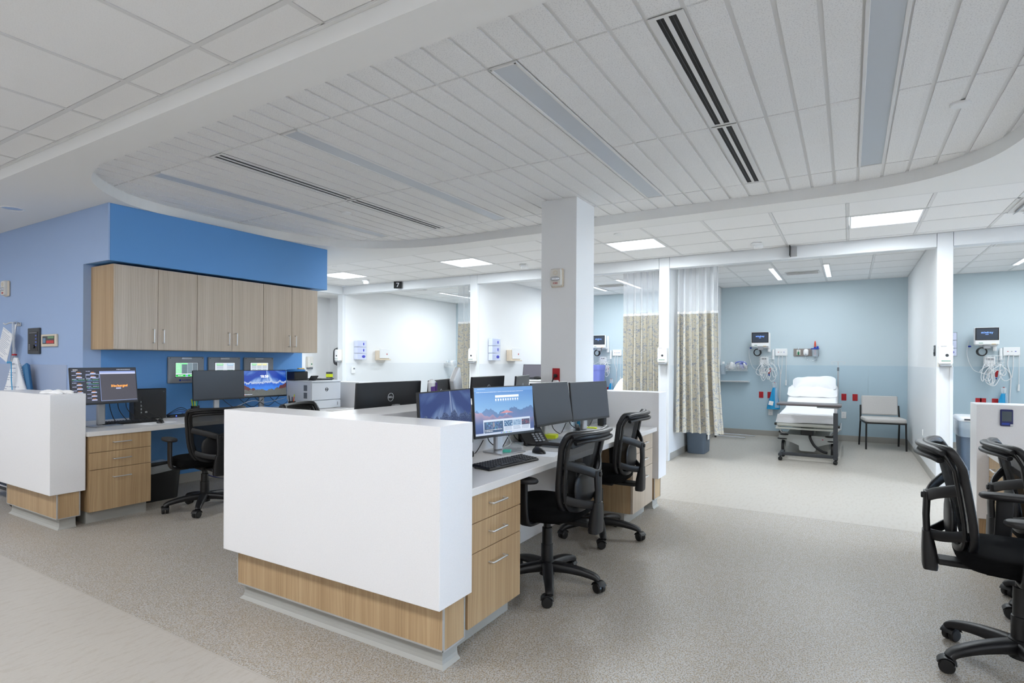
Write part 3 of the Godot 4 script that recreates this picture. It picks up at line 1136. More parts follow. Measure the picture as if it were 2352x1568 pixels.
func build_desks() -> void:
	end_panel("broad white end panel of the middle desk on an oak plinth, facing the walkway", -3.02, -1.483, -2.13, -1.89, 0.05, 0.02)
	end_panel("white end panel closing the middle desk beside the grey column", -2.15, -1.478, -5.31, -5.07, 0.01, 0.045, false)
	end_panel("white end panel closing the desk behind the logo screens past the column", -3.02, -2.525, -5.31, -5.07, 0.05, 0.01, false)
	end_panel("white end panel of the wall desk with crumpled paper lying on top", -6.42, -5.305, -2.145, -1.905, 0.11, 0.02)
	end_panel("white end panel behind the printer on the wall desk", -6.24, -5.31, -5.35, -5.11, 0.05, 0.02, false)
	end_panel("white end panel of the desk carrying the blue digital thermometer", 0.755, 2.35, -5.21, -4.967, 0.012, 0.05, false)
	solo("worktop", "pale stone worktop of the middle desk under the four lit and dark monitors", "worktop", mb().span(V(-0.3, 0, -1.47), V(0.293, 0.037, 1.465), 0.002), M.worktop, V(-1.788, 0.72, -3.6))
	solo("worktop", "pale stone worktop of the middle desk holding the screens with round logos", "worktop", mb().span(V(-0.293, 0, -1.47), V(0.3, 0.037, 1.465), 0.002), M.worktop, V(-2.715, 0.72, -3.6))
	solo("desk_spine", "thick white divider running down the middle desk to the column", "desk divider", mb().span(V(-0.17, 0, -1.3), V(0.17, 1.07, 1.3), 0.0025), M.quartz, V(-2.25, 0, -3.435))
	solo("worktop", "pale stone worktop along the blue wall carrying the printer", "worktop", mb().span(V(-0.49, 0, -1.48), V(0.49, 0.037, 1.48), 0.002), M.worktop, V(-5.76, 0.72, -3.627))
	solo("worktop", "pale stone worktop behind the two chairs by the digital thermometer", "worktop", mb().span(V(-0.31, 0, -1.4), V(0.31, 0.037, 1.4), 0.002), M.worktop, V(1.12, 0.72, -3.565))
	drawer_unit("oak three drawer cabinet against the broad white end panel", V(-1.51, 0, -2.378), 0, 0.484, M.wood)
	drawer_unit("pale oak three drawer cabinet beside the column end of the middle desk", V(-1.51, 0, -4.72), 0, 0.53, M.wood_grey)
	drawer_unit("oak three drawer cabinet of the wall desk below the discharged screen", V(-5.285, 0, -2.4), 0, 0.47, M.wood)
	drawer_unit("oak drawer cabinet under the worktop by the digital thermometer", V(0.82, 0, -4.7), PI, 0.53, M.wood)
	wall_cupboard("greyed oak wall cupboard with tan side panel, first under the blue soffit", -2.565, true)
	wall_cupboard("greyed oak wall cupboard in the middle of three under the blue soffit", -3.336, false)
	wall_cupboard("greyed oak wall cupboard over the printer end of the blue wall", -4.107, false)

# ---------------------------------------------------------------- task chairs
func back_z(y: float, x: float) -> float:
	# how far the backrest lies behind the chair's axis
	return 0.205 + (y - 0.47) * 0.24 + maxf(y - 0.86, 0.0) * 0.35 - 0.07 * pow(x / 0.235, 2.0)

func task_chair(label: String, where: Vector3, turn: float, lift: float, spin: float) -> Node3D:
	var t := thing("task_chair", label, "office chair", where, turn, "black mesh task chairs at the desks")
	# five star base on twin wheel casters
	for k in 5:
		var g := deg_to_rad(spin) + turn + TAU * k / 5.0
		var d := V(cos(g), 0, sin(g))
		var path := smooth([V(0, 0.118, 0) + d * 0.02, V(0, 0.118, 0) + d * 0.1, V(0, 0.108, 0) + d * 0.2, V(0, 0.088, 0) + d * 0.285, V(0, 0.068, 0) + d * 0.312], 3)
		var w := []
		var h := []
		for i in path.size():
			var s := float(i) / (path.size() - 1)
			w.append(lerpf(0.036, 0.021, s))
			h.append(lerpf(0.03, 0.014, s))
		var leg := part(t, "base_leg", mb().sweep(path, w, h, 12, Vector3.UP, false, 4.5), M.chair_frame)
		var tip := d * 0.305
		var cd := V(cos(g + 0.6 + k), 0, sin(g + 0.6 + k))
		var ax := cd.cross(Vector3.UP)
		var c := mb()
		c.disc(tip + V(0, 0.065, 0), Vector3.UP, 0.011, 0.018, 10)
		for s in [-1.0, 1.0]:
			c.disc(tip + cd * 0.014 + V(0, 0.031, 0) + ax * 0.016 * s, ax, 0.031, 0.012, 18, 0.005)
		part(leg, "caster", c, M.black)
		var hc := tip + cd * 0.014 + V(0, 0.031, 0)
		part(leg, "caster_hood", mb().sweep(arc(hc, cd * -0.036, V(0, 0.036, 0), 0.3, 2.75, 8), 0.003, 0.03, 8, ax, false, 4.0), M.chair_frame)
	part(t, "gas_post", mb().lathe([V2(0.0, 0.07), V2(0.045, 0.07), V2(0.045, 0.15), V2(0.037, 0.155), V2(0.036, 0.25), V2(0.031, 0.252), V2(0.03, 0.33 + lift), V2(0.022, 0.332 + lift), V2(0.022, 0.41 + lift), V2(0.0, 0.41 + lift)], 22), M.black)
	var y := lift
	var mech := mb()
	mech.box(V(0, 0.405 + y, 0.02), V(0.17, 0.05, 0.24), 0.012)
	mech.box(V(0, 0.398 + y, 0.2), V(0.1, 0.026, 0.2), 0.008)
	part(t, "mechanism", mech, M.black_soft)
	part(t, "lever", mb().tube([V(0.05, 0.4 + y, -0.04), V(0.2, 0.395 + y, -0.05), V(0.24, 0.392 + y, -0.05)], [0.006, 0.006, 0.012], 8), M.black)
	part(t, "tension_knob", mb().disc(V(0, 0.375 + y, -0.12), Vector3.UP, 0.028, 0.02, 16, 0.004), M.black)
	# seat
	var seat := mb().at(V(0, y, -0.01))
	seat.slab(0.5, 0.49, [V2(0.86, 0.42), V2(0.95, 0.424), V2(0.99, 0.436), V2(1.0, 0.452), V2(0.99, 0.472), V2(0.95, 0.486), V2(0.86, 0.494), V2(0.6, 0.498), V2(0.25, 0.4985)], 3.6, 36)
	part(t, "seat", seat, M.seat_cloth)
	# backrest: rim, top rail, mesh, lumbar pad
	var half := [V2(0.0, 0.462), V2(0.075, 0.466), V2(0.132, 0.487), V2(0.172, 0.54), V2(0.197, 0.62), V2(0.212, 0.71), V2(0.224, 0.8), V2(0.233, 0.88), V2(0.23, 0.92), V2(0.2, 0.932), V2(0.1, 0.93), V2(0.0, 0.928)]
	var loop := []
	for i in half.size():
		loop.append(half[i])
	for i in range(half.size() - 2, 0, -1):
		loop.append(V2(-half[i].x, half[i].y))
	var rim := []
	for q in smooth(loop, 3, true):
		rim.append(V(q.x, q.y + y, back_z(q.y, q.x)))
	var back := part(t, "backrest", mb().sweep(rim, 0.017, 0.016, 12, Vector3.BACK, true, 3.4), M.chair_frame)
	var rim2 := []
	for q in rim:
		var c := V(0, 0.7 + y, 0.26)
		rim2.append(c + (q - c) * 0.93 + V(0, 0, 0.026))
	part(back, "rear_rim", mb().sweep(rim2, 0.017, 0.008, 10, Vector3.BACK, true, 3.4), M.black)
	var rail := []
	for i in 13:
		var x := lerpf(-0.228, 0.228, i / 12.0)
		rail.append(V(x, 0.931 + y - 0.012 * pow(absf(x) / 0.228, 6.0), back_z(0.93, x) + 0.012))
	part(back, "top_rail", mb().sweep(rail, 0.03, 0.011, 14, Vector3.UP, false, 3.0), M.chair_frame)
	var rail2 := []
	for q in rail:
		rail2.append(q + V(-q.x * 0.06, -0.036, 0.02))
	part(back, "lower_rail", mb().sweep(rail2, 0.017, 0.011, 12, Vector3.UP, false, 2.6), M.chair_frame)
	part(back, "mesh", mb().grid(func(a: float, b: float) -> Vector3:
		var yy := lerpf(0.468, 0.926, b)
		var hw := 0.0
		for i in half.size() - 1:
			if yy >= half[i].y and yy <= half[i + 1].y:
				hw = maxf(hw, lerpf(half[i].x, half[i + 1].x, (yy - half[i].y) / maxf(half[i + 1].y - half[i].y, 0.0001)))
		var x := lerpf(-hw, hw, a)
		return V(x, yy + y, back_z(yy, x) - 0.004), 10, 14), M.mesh_cloth)
	part(back, "lumbar_pad", mb().ball(V(0, 0.6 + y, back_z(0.6, 0.0) + 0.016), V(0.125, 0.1, 0.016), 2.6, 20), M.chair_frame)
	# bracket that carries the back
	var zs := 0.335
	var br := []
	for x in [-0.205, -0.15, -0.075, 0.0, 0.075, 0.15, 0.205]:
		var s := absf(x) / 0.205
		br.append(V(x, 0.69 + y + 0.07 * s, lerpf(zs, back_z(0.76, 0.205) + 0.02, pow(s, 1.4))))
	part(t, "back_bracket", mb().sweep(smooth(br, 3), 0.009, 0.026, 10, Vector3.UP, false, 2.8), M.chair_frame)
	var lo := []
	for x in [-0.168, -0.13, -0.07, 0.0, 0.07, 0.13, 0.168]:
		var s := absf(x) / 0.168
		lo.append(V(x, 0.515 + y + 0.045 * s * s, lerpf(zs - 0.006, back_z(0.56, 0.168) + 0.02, pow(s, 1.4))))
	part(t, "back_bracket", mb().sweep(smooth(lo, 3), 0.009, 0.024, 10, Vector3.UP, false, 2.8), M.chair_frame)
	var up := mb().sweep([V(0, 0.5 + y, zs), V(0, 0.6 + y, zs + 0.004), V(0, 0.71 + y, zs)], [0.034, 0.028, 0.034], 0.014, 12, Vector3.BACK, false, 4.0)
	up.disc(V(0, 0.69 + y, zs + 0.012), Vector3.BACK, 0.014, 0.012, 14, 0.003)
	part(t, "back_spine", up, M.chair_frame)
	part(t, "back_upright", mb().sweep([V(0, 0.355 + y, zs - 0.012), V(0, 0.37 + y, zs - 0.012), V(0, 0.44 + y, zs - 0.008), V(0, 0.53 + y, zs)], [0.05, 0.054, 0.05, 0.038], [0.028, 0.03, 0.028, 0.018], 14, Vector3.BACK, false, 5.0), M.chair_frame)
	# arms
	for s in [-1.0, 1.0]:
		var arm := part(t, "armrest", mb().sweep(smooth([V(s * 0.15, 0.408 + y, 0.02), V(s * 0.25, 0.41 + y, 0.02), V(s * 0.285, 0.44 + y, 0.02), V(s * 0.29, 0.52 + y, 0.015), V(s * 0.288, 0.655 + y, 0.01)], 4), 0.013, 0.033, 12, Vector3.BACK, false, 4.0), M.chair_frame)
		var pad := mb().at(V(s * 0.285, y, -0.015))
		pad.slab(0.085, 0.25, [V2(0.75, 0.648), V2(0.93, 0.652), V2(1.0, 0.662), V2(0.98, 0.672), V2(0.9, 0.678), V2(0.5, 0.68)], 2.8, 28)
		part(arm, "arm_pad", pad, M.arm_pad)
	return t

func build_chairs() -> void:
	task_chair("black mesh task chair pulled up to the blue browser screen, back to the aisle", V(-1.56, 0, -3.03), deg_to_rad(86), 0.02, -12)
	task_chair("black mesh task chair by the pale oak drawers at the column end", V(-1.66, 0, -4.1), deg_to_rad(92), 0.035, -10)
	task_chair("black mesh task chair at the wall desk beside the black waste bin", V(-5.0, 0, -2.95), deg_to_rad(80), -0.01, 40)
	task_chair("black mesh task chair behind the white divider, only its top rail showing", V(-3.65, 0, -3.2), deg_to_rad(-68), 0.05, 15)
	task_chair("large black mesh task chair with raised arms, its back to the bays' aisle", V(0.65, 0, -3.25), deg_to_rad(-91), 0.045, 150)
	task_chair("black mesh task chair in front of the desk with the digital thermometer", V(1.02, 0, -4.08), deg_to_rad(-88), -0.03, 150)

# ---------------------------------------------------------------- computers and desk clutter
const TOP := 0.757

func monitor(label: String, c: Vector3, yaw: float, tilt: float, scr: Material, w := 0.54, h := 0.322, group := "") -> Node3D:
	# c is the middle of the screen, local +z looks out of it
	var t := thing("monitor", label, "monitor", V(c.x, TOP, c.z), deg_to_rad(yaw), group)
	var cy := c.y - TOP
	var e := V(-deg_to_rad(tilt), 0, 0)
	var o := V(0, cy, 0)
	part(t, "housing", mb().at(o, e).box(V(0, 0, -0.009), V(w, h, 0.017), 0.003), M.monitor_back)
	part(t, "rear_shell", mb().at(o, e).box(V(0, -0.075, -0.024), V(w * 0.5, h * 0.36, 0.02), 0.008), M.monitor_back)
	part(t, "screen", mb().at(o, e).face(V(-w * 0.5 + 0.007, -h * 0.5 + 0.017, 0.0002), V(w * 0.5 - 0.007, -h * 0.5 + 0.017, 0.0002), V(w * 0.5 - 0.007, h * 0.5 - 0.007, 0.0002), V(-w * 0.5 + 0.007, h * 0.5 - 0.007, 0.0002)), scr)
	part(t, "stand_post", mb().span(V(-0.03, 0.008, -0.09), V(0.03, cy + 0.03, -0.05), 0.008), M.silver)
	part(t, "stand_base", mb().span(V(-0.11, 0, -0.1), V(0.11, 0.009, 0.08), 0.003), M.silver)
	return t

func logo_back(t: Node3D, cy: float, words: String, tilt: float) -> void:
	# ring and letters on the back of a screen, read from behind
	var lean := -0.075 * sin(tilt)
	part(t, "logo_ring", mb().tube(arc(V(0, cy, -0.0185 + lean), V(0.026, 0, 0), V(0, 0.026, -0.0018), 0, TAU, 28).slice(0, 28), 0.0018, 6, true), M.logo)
	text(t, "logo_letters", words, 0.013, M.logo, V(0, cy, -0.0192 + lean), V(tilt, PI, 0))

func keyboard(label: String, where: Vector3, turn: float, w := 0.44, d := 0.135) -> void:
	var t := thing("keyboard", label, "keyboard", where, turn)
	part(t, "case", mb().at(V(0, 0.011, 0), V(deg_to_rad(4), 0, 0)).box(V(0, 0, 0), V(w, 0.015, d), 0.005), M.black)
	var keys := mb().at(V(0, 0.02, 0), V(deg_to_rad(4), 0, 0))
	for r in 6:
		for k in 20:
			if k == 14 or (r == 5 and k > 2 and k < 8):
				continue
			keys.box(V(-w * 0.5 + 0.018 + k * (w - 0.036) / 19.0, 0, -d * 0.5 + 0.02 + r * (d - 0.038) / 5.0), V(0.0165, 0.006, 0.0158), 0.002)
	keys.box(V(-0.06, 0, d * 0.5 - 0.018), V(0.1, 0.006, 0.0158), 0.002)
	part(t, "keys", keys, M.keys).set_meta("kind", "stuff")
	for s in [-1.0, 1.0]:
		part(t, "foot", mb().box(V(s * w * 0.42, 0.004, -d * 0.42), V(0.03, 0.008, 0.01), 0.001), M.black)

func mouse(label: String, where: Vector3, turn: float) -> void:
	var t := thing("computer_mouse", label, "mouse", where, turn)
	part(t, "shell", mb().grid(func(a: float, b: float) -> Vector3:
		var g := TAU * a
		var s := b * PI * 0.5
		return V(cos(-g) * cos(s) * 0.031, 0.002 + sin(s) * (0.036 - 0.008 * sin(-g) * cos(s)), sin(-g) * cos(s) * 0.058), 20, 8, true), M.black)
	part(t, "scroll_wheel", mb().disc(V(0, 0.033, -0.03), Vector3.RIGHT, 0.008, 0.004, 12), M.dark_grey)

func note_pad(label: String, where: Vector3, turn: float, s: Vector3, m: Material) -> void:
	solo("sticky_notes", label, "sticky notes", mb().box(V(0, s.y * 0.5, 0), s, 0.001), m, where, turn)

func cable(label: String, pts: Array, r := 0.0032, m: Material = null, group := "cables on the desks") -> void:
	solo("cable", label, "cable", mb().tube(smooth(pts, 6), r, 7), m if m else M.cable, Vector3.ZERO, 0, group)

func pen_cup(label: String, where: Vector3, cols: Array, mesh_cup := true) -> void:
	var t := thing("pen_cup", label, "pen cup", where)
	part(t, "cup", mb().lathe([V2(0, 0), V2(0.04, 0), V2(0.042, 0.1), V2(0.039, 0.1), V2(0.037, 0.006), V2(0, 0.006)], 18), M.black if mesh_cup else M.dark_grey)
	var i := 0
	for c in cols:
		var g := i * 2.3
		var a := V(cos(g) * 0.012, 0.008, sin(g) * 0.012)
		var b := V(cos(g) * 0.034, 0.15 + 0.012 * (i % 3), sin(g) * 0.034)
		part(t, "pen", mb().tube([a, b, b + (b - a) * 0.06], [0.0055, 0.0055, 0.002], 8), c)
		i += 1

func build_middle_desk_things() -> void:
	# camera side of the divider
	monitor("monitor showing a night mountain range, half behind the white end panel", V(-1.885, 1.028, -2.47), 96, 4, M.scr_night)
	monitor("monitor showing a blue browser page with a search bar", V(-1.915, 1.027, -3.121), 75.6, 4.1, M.scr_browser)
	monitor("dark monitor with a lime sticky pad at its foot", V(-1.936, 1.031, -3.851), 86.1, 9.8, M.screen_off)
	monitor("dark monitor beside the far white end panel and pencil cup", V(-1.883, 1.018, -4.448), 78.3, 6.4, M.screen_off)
	# far side, seen from behind
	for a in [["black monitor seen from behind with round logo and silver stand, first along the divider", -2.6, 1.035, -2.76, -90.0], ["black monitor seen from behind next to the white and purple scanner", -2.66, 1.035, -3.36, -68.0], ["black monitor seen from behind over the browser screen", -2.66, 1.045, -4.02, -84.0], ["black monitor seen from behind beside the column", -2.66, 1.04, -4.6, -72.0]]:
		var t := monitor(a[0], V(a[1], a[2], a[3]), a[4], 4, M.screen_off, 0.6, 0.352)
		logo_back(t, a[2] - TOP + 0.075, "DELL", deg_to_rad(4))
	keyboard("black keyboard in front of the browser screen", V(-1.69, TOP, -2.765), deg_to_rad(82), 0.45, 0.14)
	solo("mouse_pad", "white patterned mouse mat under the mouse on the middle desk", "mouse mat", mb().box(V(0, 0.001, 0), V(0.22, 0.002, 0.19)), M.printed, V(-1.69, TOP, -3.19), deg_to_rad(12))
	mouse("black mouse on the white patterned mat", V(-1.71, TOP + 0.002, -3.2), deg_to_rad(70))
	note_pad("teal sticky note pad on the silver stand of the browser screen", V(-1.89, TOP + 0.009, -3.1), 0.4, V(0.05, 0.012, 0.05), M.teal)
	note_pad("lime green sticky note pad before the first dark monitor", V(-1.99, TOP + 0.009, -3.84), 0.25, V(0.17, 0.026, 0.1), M.lime)
	note_pad("lime green sticky note pad before the pencil cup", V(-1.95, TOP, -4.62), 0.3, V(0.1, 0.014, 0.075), M.lime)
	# desk telephone with its receiver lying off the hook
	var t := thing("desk_telephone", "black desk telephone beside the browser screen, receiver off the hook", "telephone", V(-1.95, TOP, -3.55), deg_to_rad(60))
	part(t, "body", mb().prism(PackedVector2Array([V2(-0.1, -0.09), V2(0.1, -0.09), V2(0.1, 0.09), V2(-0.1, 0.09)]), 0, 0.012), M.black)
	part(t, "console", mb().at(V(0, 0.055, -0.005), V(deg_to_rad(38), 0, 0)).box(V(0, 0, 0), V(0.2, 0.03, 0.19), 0.006), M.black)
	part(t, "display", mb().at(V(0.03, 0.055, -0.005), V(deg_to_rad(38), 0, 0)).box(V(0, 0.016, -0.055), V(0.11, 0.002, 0.06)), M.dark_grey)
	var pad := mb().at(V(0.03, 0.055, -0.005), V(deg_to_rad(38), 0, 0))
	for r in 4:
		for c in 3:
			pad.box(V(-0.03 + c * 0.03, 0.017, 0.0 + r * 0.021), V(0.02, 0.006, 0.014), 0.002)
	part(t, "keypad", pad, M.grey)
	part(t, "wedge_stand", mb().box(V(0, 0.035, -0.06), V(0.15, 0.07, 0.04), 0.006), M.black)
	var hs := thing("telephone_receiver", "black telephone receiver lying on the closed grey laptop", "telephone receiver", V(-1.71, TOP + 0.02, -3.37), deg_to_rad(8))
	part(hs, "grip", mb().sweep([V(-0.1, 0.012, 0), V(-0.06, 0.018, 0), V(0, 0.02, 0), V(0.06, 0.018, 0), V(0.1, 0.012, 0)], 0.02, [0.014, 0.012, 0.012, 0.012, 0.014], 12, Vector3.UP, false, 3.0), M.black)
	for s in [-1.0, 1.0]:
		part(hs, "ear_piece", mb().disc(V(s * 0.088, 0.008, 0), Vector3.UP, 0.026, 0.009, 16, 0.004), M.black)
	cable("black coiled cord from the telephone to its receiver", [V(-1.82, 0.775, -3.4), V(-1.88, 0.77, -3.42), V(-1.95, 0.77, -3.46), V(-2.0, 0.79, -3.5)], 0.006)
	var lp := thing("laptop", "closed grey laptop beside the telephone receiver", "laptop", V(-1.74, TOP, -3.64), deg_to_rad(4))
	part(lp, "base", mb().box(V(0, 0.005, 0), V(0.26, 0.009, 0.35), 0.002), M.mid_grey)
	part(lp, "lid", mb().box(V(0, 0.0125, 0), V(0.26, 0.005, 0.35), 0.002), mat(rgb(132, 142, 158), 0.35, 0.4))
	part(lp, "lid_mark", mb().ball(V(0, 0.0152, 0), V(0.013, 0.0006, 0.015), 2.0, 14), M.dark_grey)
	var ac := thing("acrylic_tray", "small clear acrylic tray beside the browser screen stand", "tray", V(-1.935, TOP, -3.3), 0.3)
	for s in [-1.0, 1.0]:
		part(ac, "side", mb().box(V(s * 0.04, 0.02, 0), V(0.002, 0.04, 0.06)), M.acrylic)
		part(ac, "side", mb().box(V(0, 0.02, s * 0.03), V(0.08, 0.04, 0.002)), M.acrylic)
	part(ac, "bottom", mb().box(V(0, 0.001, 0), V(0.08, 0.002, 0.06)), M.acrylic)
	var st := thing("stapler", "black stapler below the far dark monitor", "stapler", V(-1.97, TOP, -4.38), 0.5)
	part(st, "foot_plate", mb().box(V(0, 0.005, 0), V(0.04, 0.01, 0.15), 0.003), M.black)
	part(st, "arm", mb().at(V(0, 0.03, 0), V(0.14, 0, 0)).box(V(0, 0.006, 0), V(0.034, 0.022, 0.14), 0.006), M.black)
	var can := thing("drink_bottle", "blue and silver bottle behind the far dark monitor", "bottle", V(-2.04, TOP, -4.6))
	part(can, "can_body", mb().lathe([V2(0, 0), V2(0.03, 0), V2(0.033, 0.006), V2(0.033, 0.11), V2(0.025, 0.13), V2(0.022, 0.15), V2(0, 0.152)], 18), mat(rgb(60, 170, 214), 0.25, 0.3))
	pen_cup("black mesh pencil cup with yellow pencils and blue pen by the far panel", V(-1.96, TOP, -4.9), [M.pencil, M.cyan_print, M.black, M.pencil, M.cyan_print])
	# white and purple scanner on the far side
	var sc := thing("handheld_scanner", "white and purple handheld scanner standing between two monitors seen from behind", "scanner", V(-2.52, TOP, -3.12), deg_to_rad(60))
	part(sc, "cradle", mb().slab(0.09, 0.11, [V2(0.9, 0), V2(1, 0.01), V2(0.9, 0.06), V2(0.6, 0.09), V2(0.3, 0.095)], 3.0, 20), M.white)
	part(sc, "handle", mb().at(V(0, 0.28, 0), V(0.25, 0, 0.12)).box(V(0, 0, 0), V(0.055, 0.38, 0.05), 0.018), M.white)
	part(sc, "side_band", mb().at(V(0, 0.28, 0), V(0.25, 0, 0.12)).box(V(0.026, 0, 0.0), V(0.008, 0.34, 0.056), 0.003), M.purple)
	part(sc, "badge", mb().at(V(0, 0.28, 0), V(0.25, 0, 0.12)).box(V(0, 0.12, 0.025), V(0.035, 0.05, 0.004), 0.001), M.purple)
	var dh := solo("document_holder", "white document holder tilted behind the browser screen", "holder", mb().box(V(0, 0, 0), V(0.05, 0.34, 0.22), 0.01), M.white, V(-2.75, 1.1, -3.72), 0.4)
	dh.rotation.x = 0.5
	# cables below the screens
	var z := -2.75
	for k in 7:
		var x := -2.03 + 0.01 * (k % 3)
		cable("black cable sagging below a monitor on the middle desk", [V(x, 0.92, z), V(x - 0.02, 0.82, z - 0.06), V(x + 0.02 * (k % 2), TOP + 0.006, z - 0.14), V(x - 0.03, TOP + 0.006, z - 0.25), V(x - 0.03, 0.83, z - 0.33)])
		z -= 0.31
	cable("white cable looping behind the browser screen stand", [V(-2.03, 0.86, -3.1), V(-1.98, 0.87, -3.2), V(-1.95, 0.8, -3.25), V(-2.0, TOP + 0.005, -3.22)], 0.003, M.cable_white)
	var ad := thing("power_adapter", "black plug adapter at the foot of the browser screen", "adapter", V(-2.0, TOP, -2.84), 0.5)
	part(ad, "block", mb().box(V(0, 0.02, 0), V(0.05, 0.035, 0.03), 0.004), M.black)
	part(ad, "prong", mb().box(V(0, 0.002, 0.01), V(0.018, 0.014, 0.01), 0.001), M.white)
	solo("marker_pen", "black marker pen lying beside the white end panel", "pen", mb().tube([V(-0.07, 0.008, 0), V(0.03, 0.008, 0), V(0.05, 0.008, 0), V(0.07, 0.008, 0)], [0.007, 0.008, 0.008, 0.004], 10), M.black, V(-1.93, TOP, -2.72), deg_to_rad(-50))

func build_wall_desk_things() -> void:
	var t := monitor("monitor listing patients with the orange word discharged", V(-5.633, 1.115, -2.425), 94.5, 8.1, M.scr_list)
	text(t, "screen_letters", "Discharged", 0.019, M.glow_orange, V(0.115, 1.115 - TOP - 0.004, 0.0016), V(-deg_to_rad(8.1), 0, 0))
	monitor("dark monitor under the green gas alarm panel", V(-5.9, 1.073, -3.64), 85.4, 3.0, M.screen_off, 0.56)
	var m3 := monitor("monitor showing blue mountains and the time beside the printer", V(-5.991, 1.067, -4.255), 84.0, 4.3, M.scr_mountain, 0.575)
	text(m3, "screen_letters", "10:59", 0.03, M.glow_white, V(-0.005, 1.067 - TOP + 0.085, 0.0072), V(-deg_to_rad(4.3), 0, 0))
	keyboard("black keyboard below the discharged screen", V(-5.72, TOP, -2.66), deg_to_rad(82), 0.46, 0.14)
	mouse("black mouse at the end of the wall desk keyboard", V(-5.5, TOP, -2.82), deg_to_rad(70))
	var pc := thing("computer_tower", "black desktop computer standing behind the keyboard at the blue wall", "computer", V(-5.98, TOP, -2.95), deg_to_rad(90))
	part(pc, "case", mb().box(V(0, 0.152, 0), V(0.3, 0.3, 0.1), 0.006), M.black)
	part(pc, "front_bezel", mb().box(V(0, 0.152, 0.052), V(0.29, 0.29, 0.006), 0.003), M.bezel)
	part(pc, "power_button", mb().disc(V(0.12, 0.27, 0.056), Vector3.BACK, 0.008, 0.002, 14), M.dark_grey)
	for k in 4:
		part(pc, "port", mb().box(V(-0.09, 0.07 + k * 0.035, 0.056), V(0.01, 0.02, 0.002)), M.key_mark)
	part(pc, "sticker", mb().box(V(-0.045, 0.075, 0.056), V(0.02, 0.016, 0.002)), M.key_mark)
	var hub := thing("usb_hub", "black dock with a blue light on the wall desk", "hub", V(-5.93, TOP, -3.2), deg_to_rad(85))
	part(hub, "case", mb().box(V(0, 0.014, 0), V(0.16, 0.026, 0.08), 0.004), M.black)
	part(hub, "led_light", mb().ball(V(-0.02, 0.016, 0.041), V(0.005, 0.005, 0.003), 2.0, 10), M.led_blue)
	pen_cup("black pen cup with green and yellow highlighters on the wall desk", V(-5.98, TOP, -3.42), [M.teal, M.lime, M.black, M.lime, M.teal])
	solo("paper_sheet", "loose paper sheets beside the mouse on the wall desk", "paper", mb().box(V(0, 0.0008, 0), V(0.2, 0.0015, 0.28)), M.printed, V(-5.55, TOP, -2.8), 0.2)
	solo("crumpled_tissue", "crumpled white paper lying on the wall desk end panel", "paper", mb().grid(func(a: float, b: float) -> Vector3:
		var g := TAU * a
		var s := b * PI * 0.5
		var r := 1.0 + 0.18 * sin(g * 5.0) + 0.1 * sin(g * 11.0 + b * 9.0)
		return V(cos(-g) * cos(s) * 0.17 * r, 0.001 + sin(s) * 0.03 * (1.0 + 0.35 * sin(g * 4.0)) * (0.3 + cos(s)), sin(-g) * cos(s) * 0.055 * r), 40, 10, true), M.paper, V(-5.5, 1.07, -2.02), 0.15)
	# printer and what stands on it
	var p := thing("printer", "white office printer at the end of the wall desk", "printer", V(-5.5, TOP, -4.765), deg_to_rad(90))
	part(p, "body", mb().span(V(-0.225, 0.1, -0.46), V(0.225, 0.33, -0.012), 0.008), M.printer)
	part(p, "front_cover", mb().span(V(-0.222, 0.108, -0.012), V(0.222, 0.315, 0), 0.004), M.printer)
	part(p, "paper_drawer", mb().span(V(-0.222, 0.004, -0.44), V(0.222, 0.1, 0), 0.004), M.printer)
	part(p, "drawer_slot", mb().span(V(0.165, 0.035, -0.002), V(0.175, 0.075, 0.002)), M.grey)
	part(p, "top_cover", mb().span(V(-0.23, 0.322, -0.465), V(0.23, 0.343, 0.006), 0.008), M.printer)
	part(p, "paper_tray_lip", mb().span(V(-0.14, 0.343, -0.3), V(0.16, 0.352, -0.08), 0.003), M.dark_grey)
	for k in 2:
		part(p, "side_vent", mb().span(V(-0.2275, 0.13 + 0.09 * k, -0.14), V(-0.223, 0.2 + 0.09 * k, -0.08)), M.mid_grey)
	part(p, "logo_ring", mb().tube(arc(V(0.0, 0.235, 0.001), V(0.022, 0, 0), V(0, 0.022, 0), 0, TAU * 0.98, 28), 0.0022, 6, true), M.dark_grey)
	text(p, "logo_letters", "hp", 0.026, M.dark_grey, V(0.0, 0.237, 0.0015), Vector3.ZERO)
	part(p, "control_panel", mb().at(V(-0.15, 0.375, -0.06), V(0.7, 0, 0)).box(V(0, 0, 0), V(0.11, 0.075, 0.012), 0.004), M.black)
	var lb := thing("label_printer", "black label printer with blue cloth standing on the white printer", "label printer", V(-5.86, TOP + 0.343, -4.62), deg_to_rad(90))
	part(lb, "case", mb().box(V(0, 0.055, 0), V(0.2, 0.11, 0.16), 0.01), M.black)
	part(lb, "label_roll", mb().disc(V(0.05, 0.12, 0), Vector3.RIGHT, 0.03, 0.04, 16), M.pencil)
	part(lb, "cloth", mb().ball(V(-0.03, 0.12, 0.01), V(0.11, 0.018, 0.09), 3.0, 16), mat(rgb(60, 130, 200), 0.8))
	solo("black_tray", "flat black paper tray on the printer top", "tray", mb().box(V(0, 0.006, 0), V(0.26, 0.012, 0.2), 0.003), M.black, V(-5.72, TOP + 0.352, -4.86))
	pen_cup("small cup of scissors and pens between the mountain screen and printer", V(-5.7, TOP, -4.42), [M.orange, M.black, M.lime, M.black])
	# cables
	var z := -2.5
	for k in 5:
		cable("black cable hanging below the discharged screen", [V(-5.74, 0.99, z), V(-5.8, 0.88, z - 0.04), V(-5.82, TOP + 0.01, z - 0.1 - 0.03 * k), V(-5.9, TOP + 0.006, z - 0.25), V(-6.0, TOP + 0.05, z - 0.3)])
		z -= 0.07
	z = -3.7
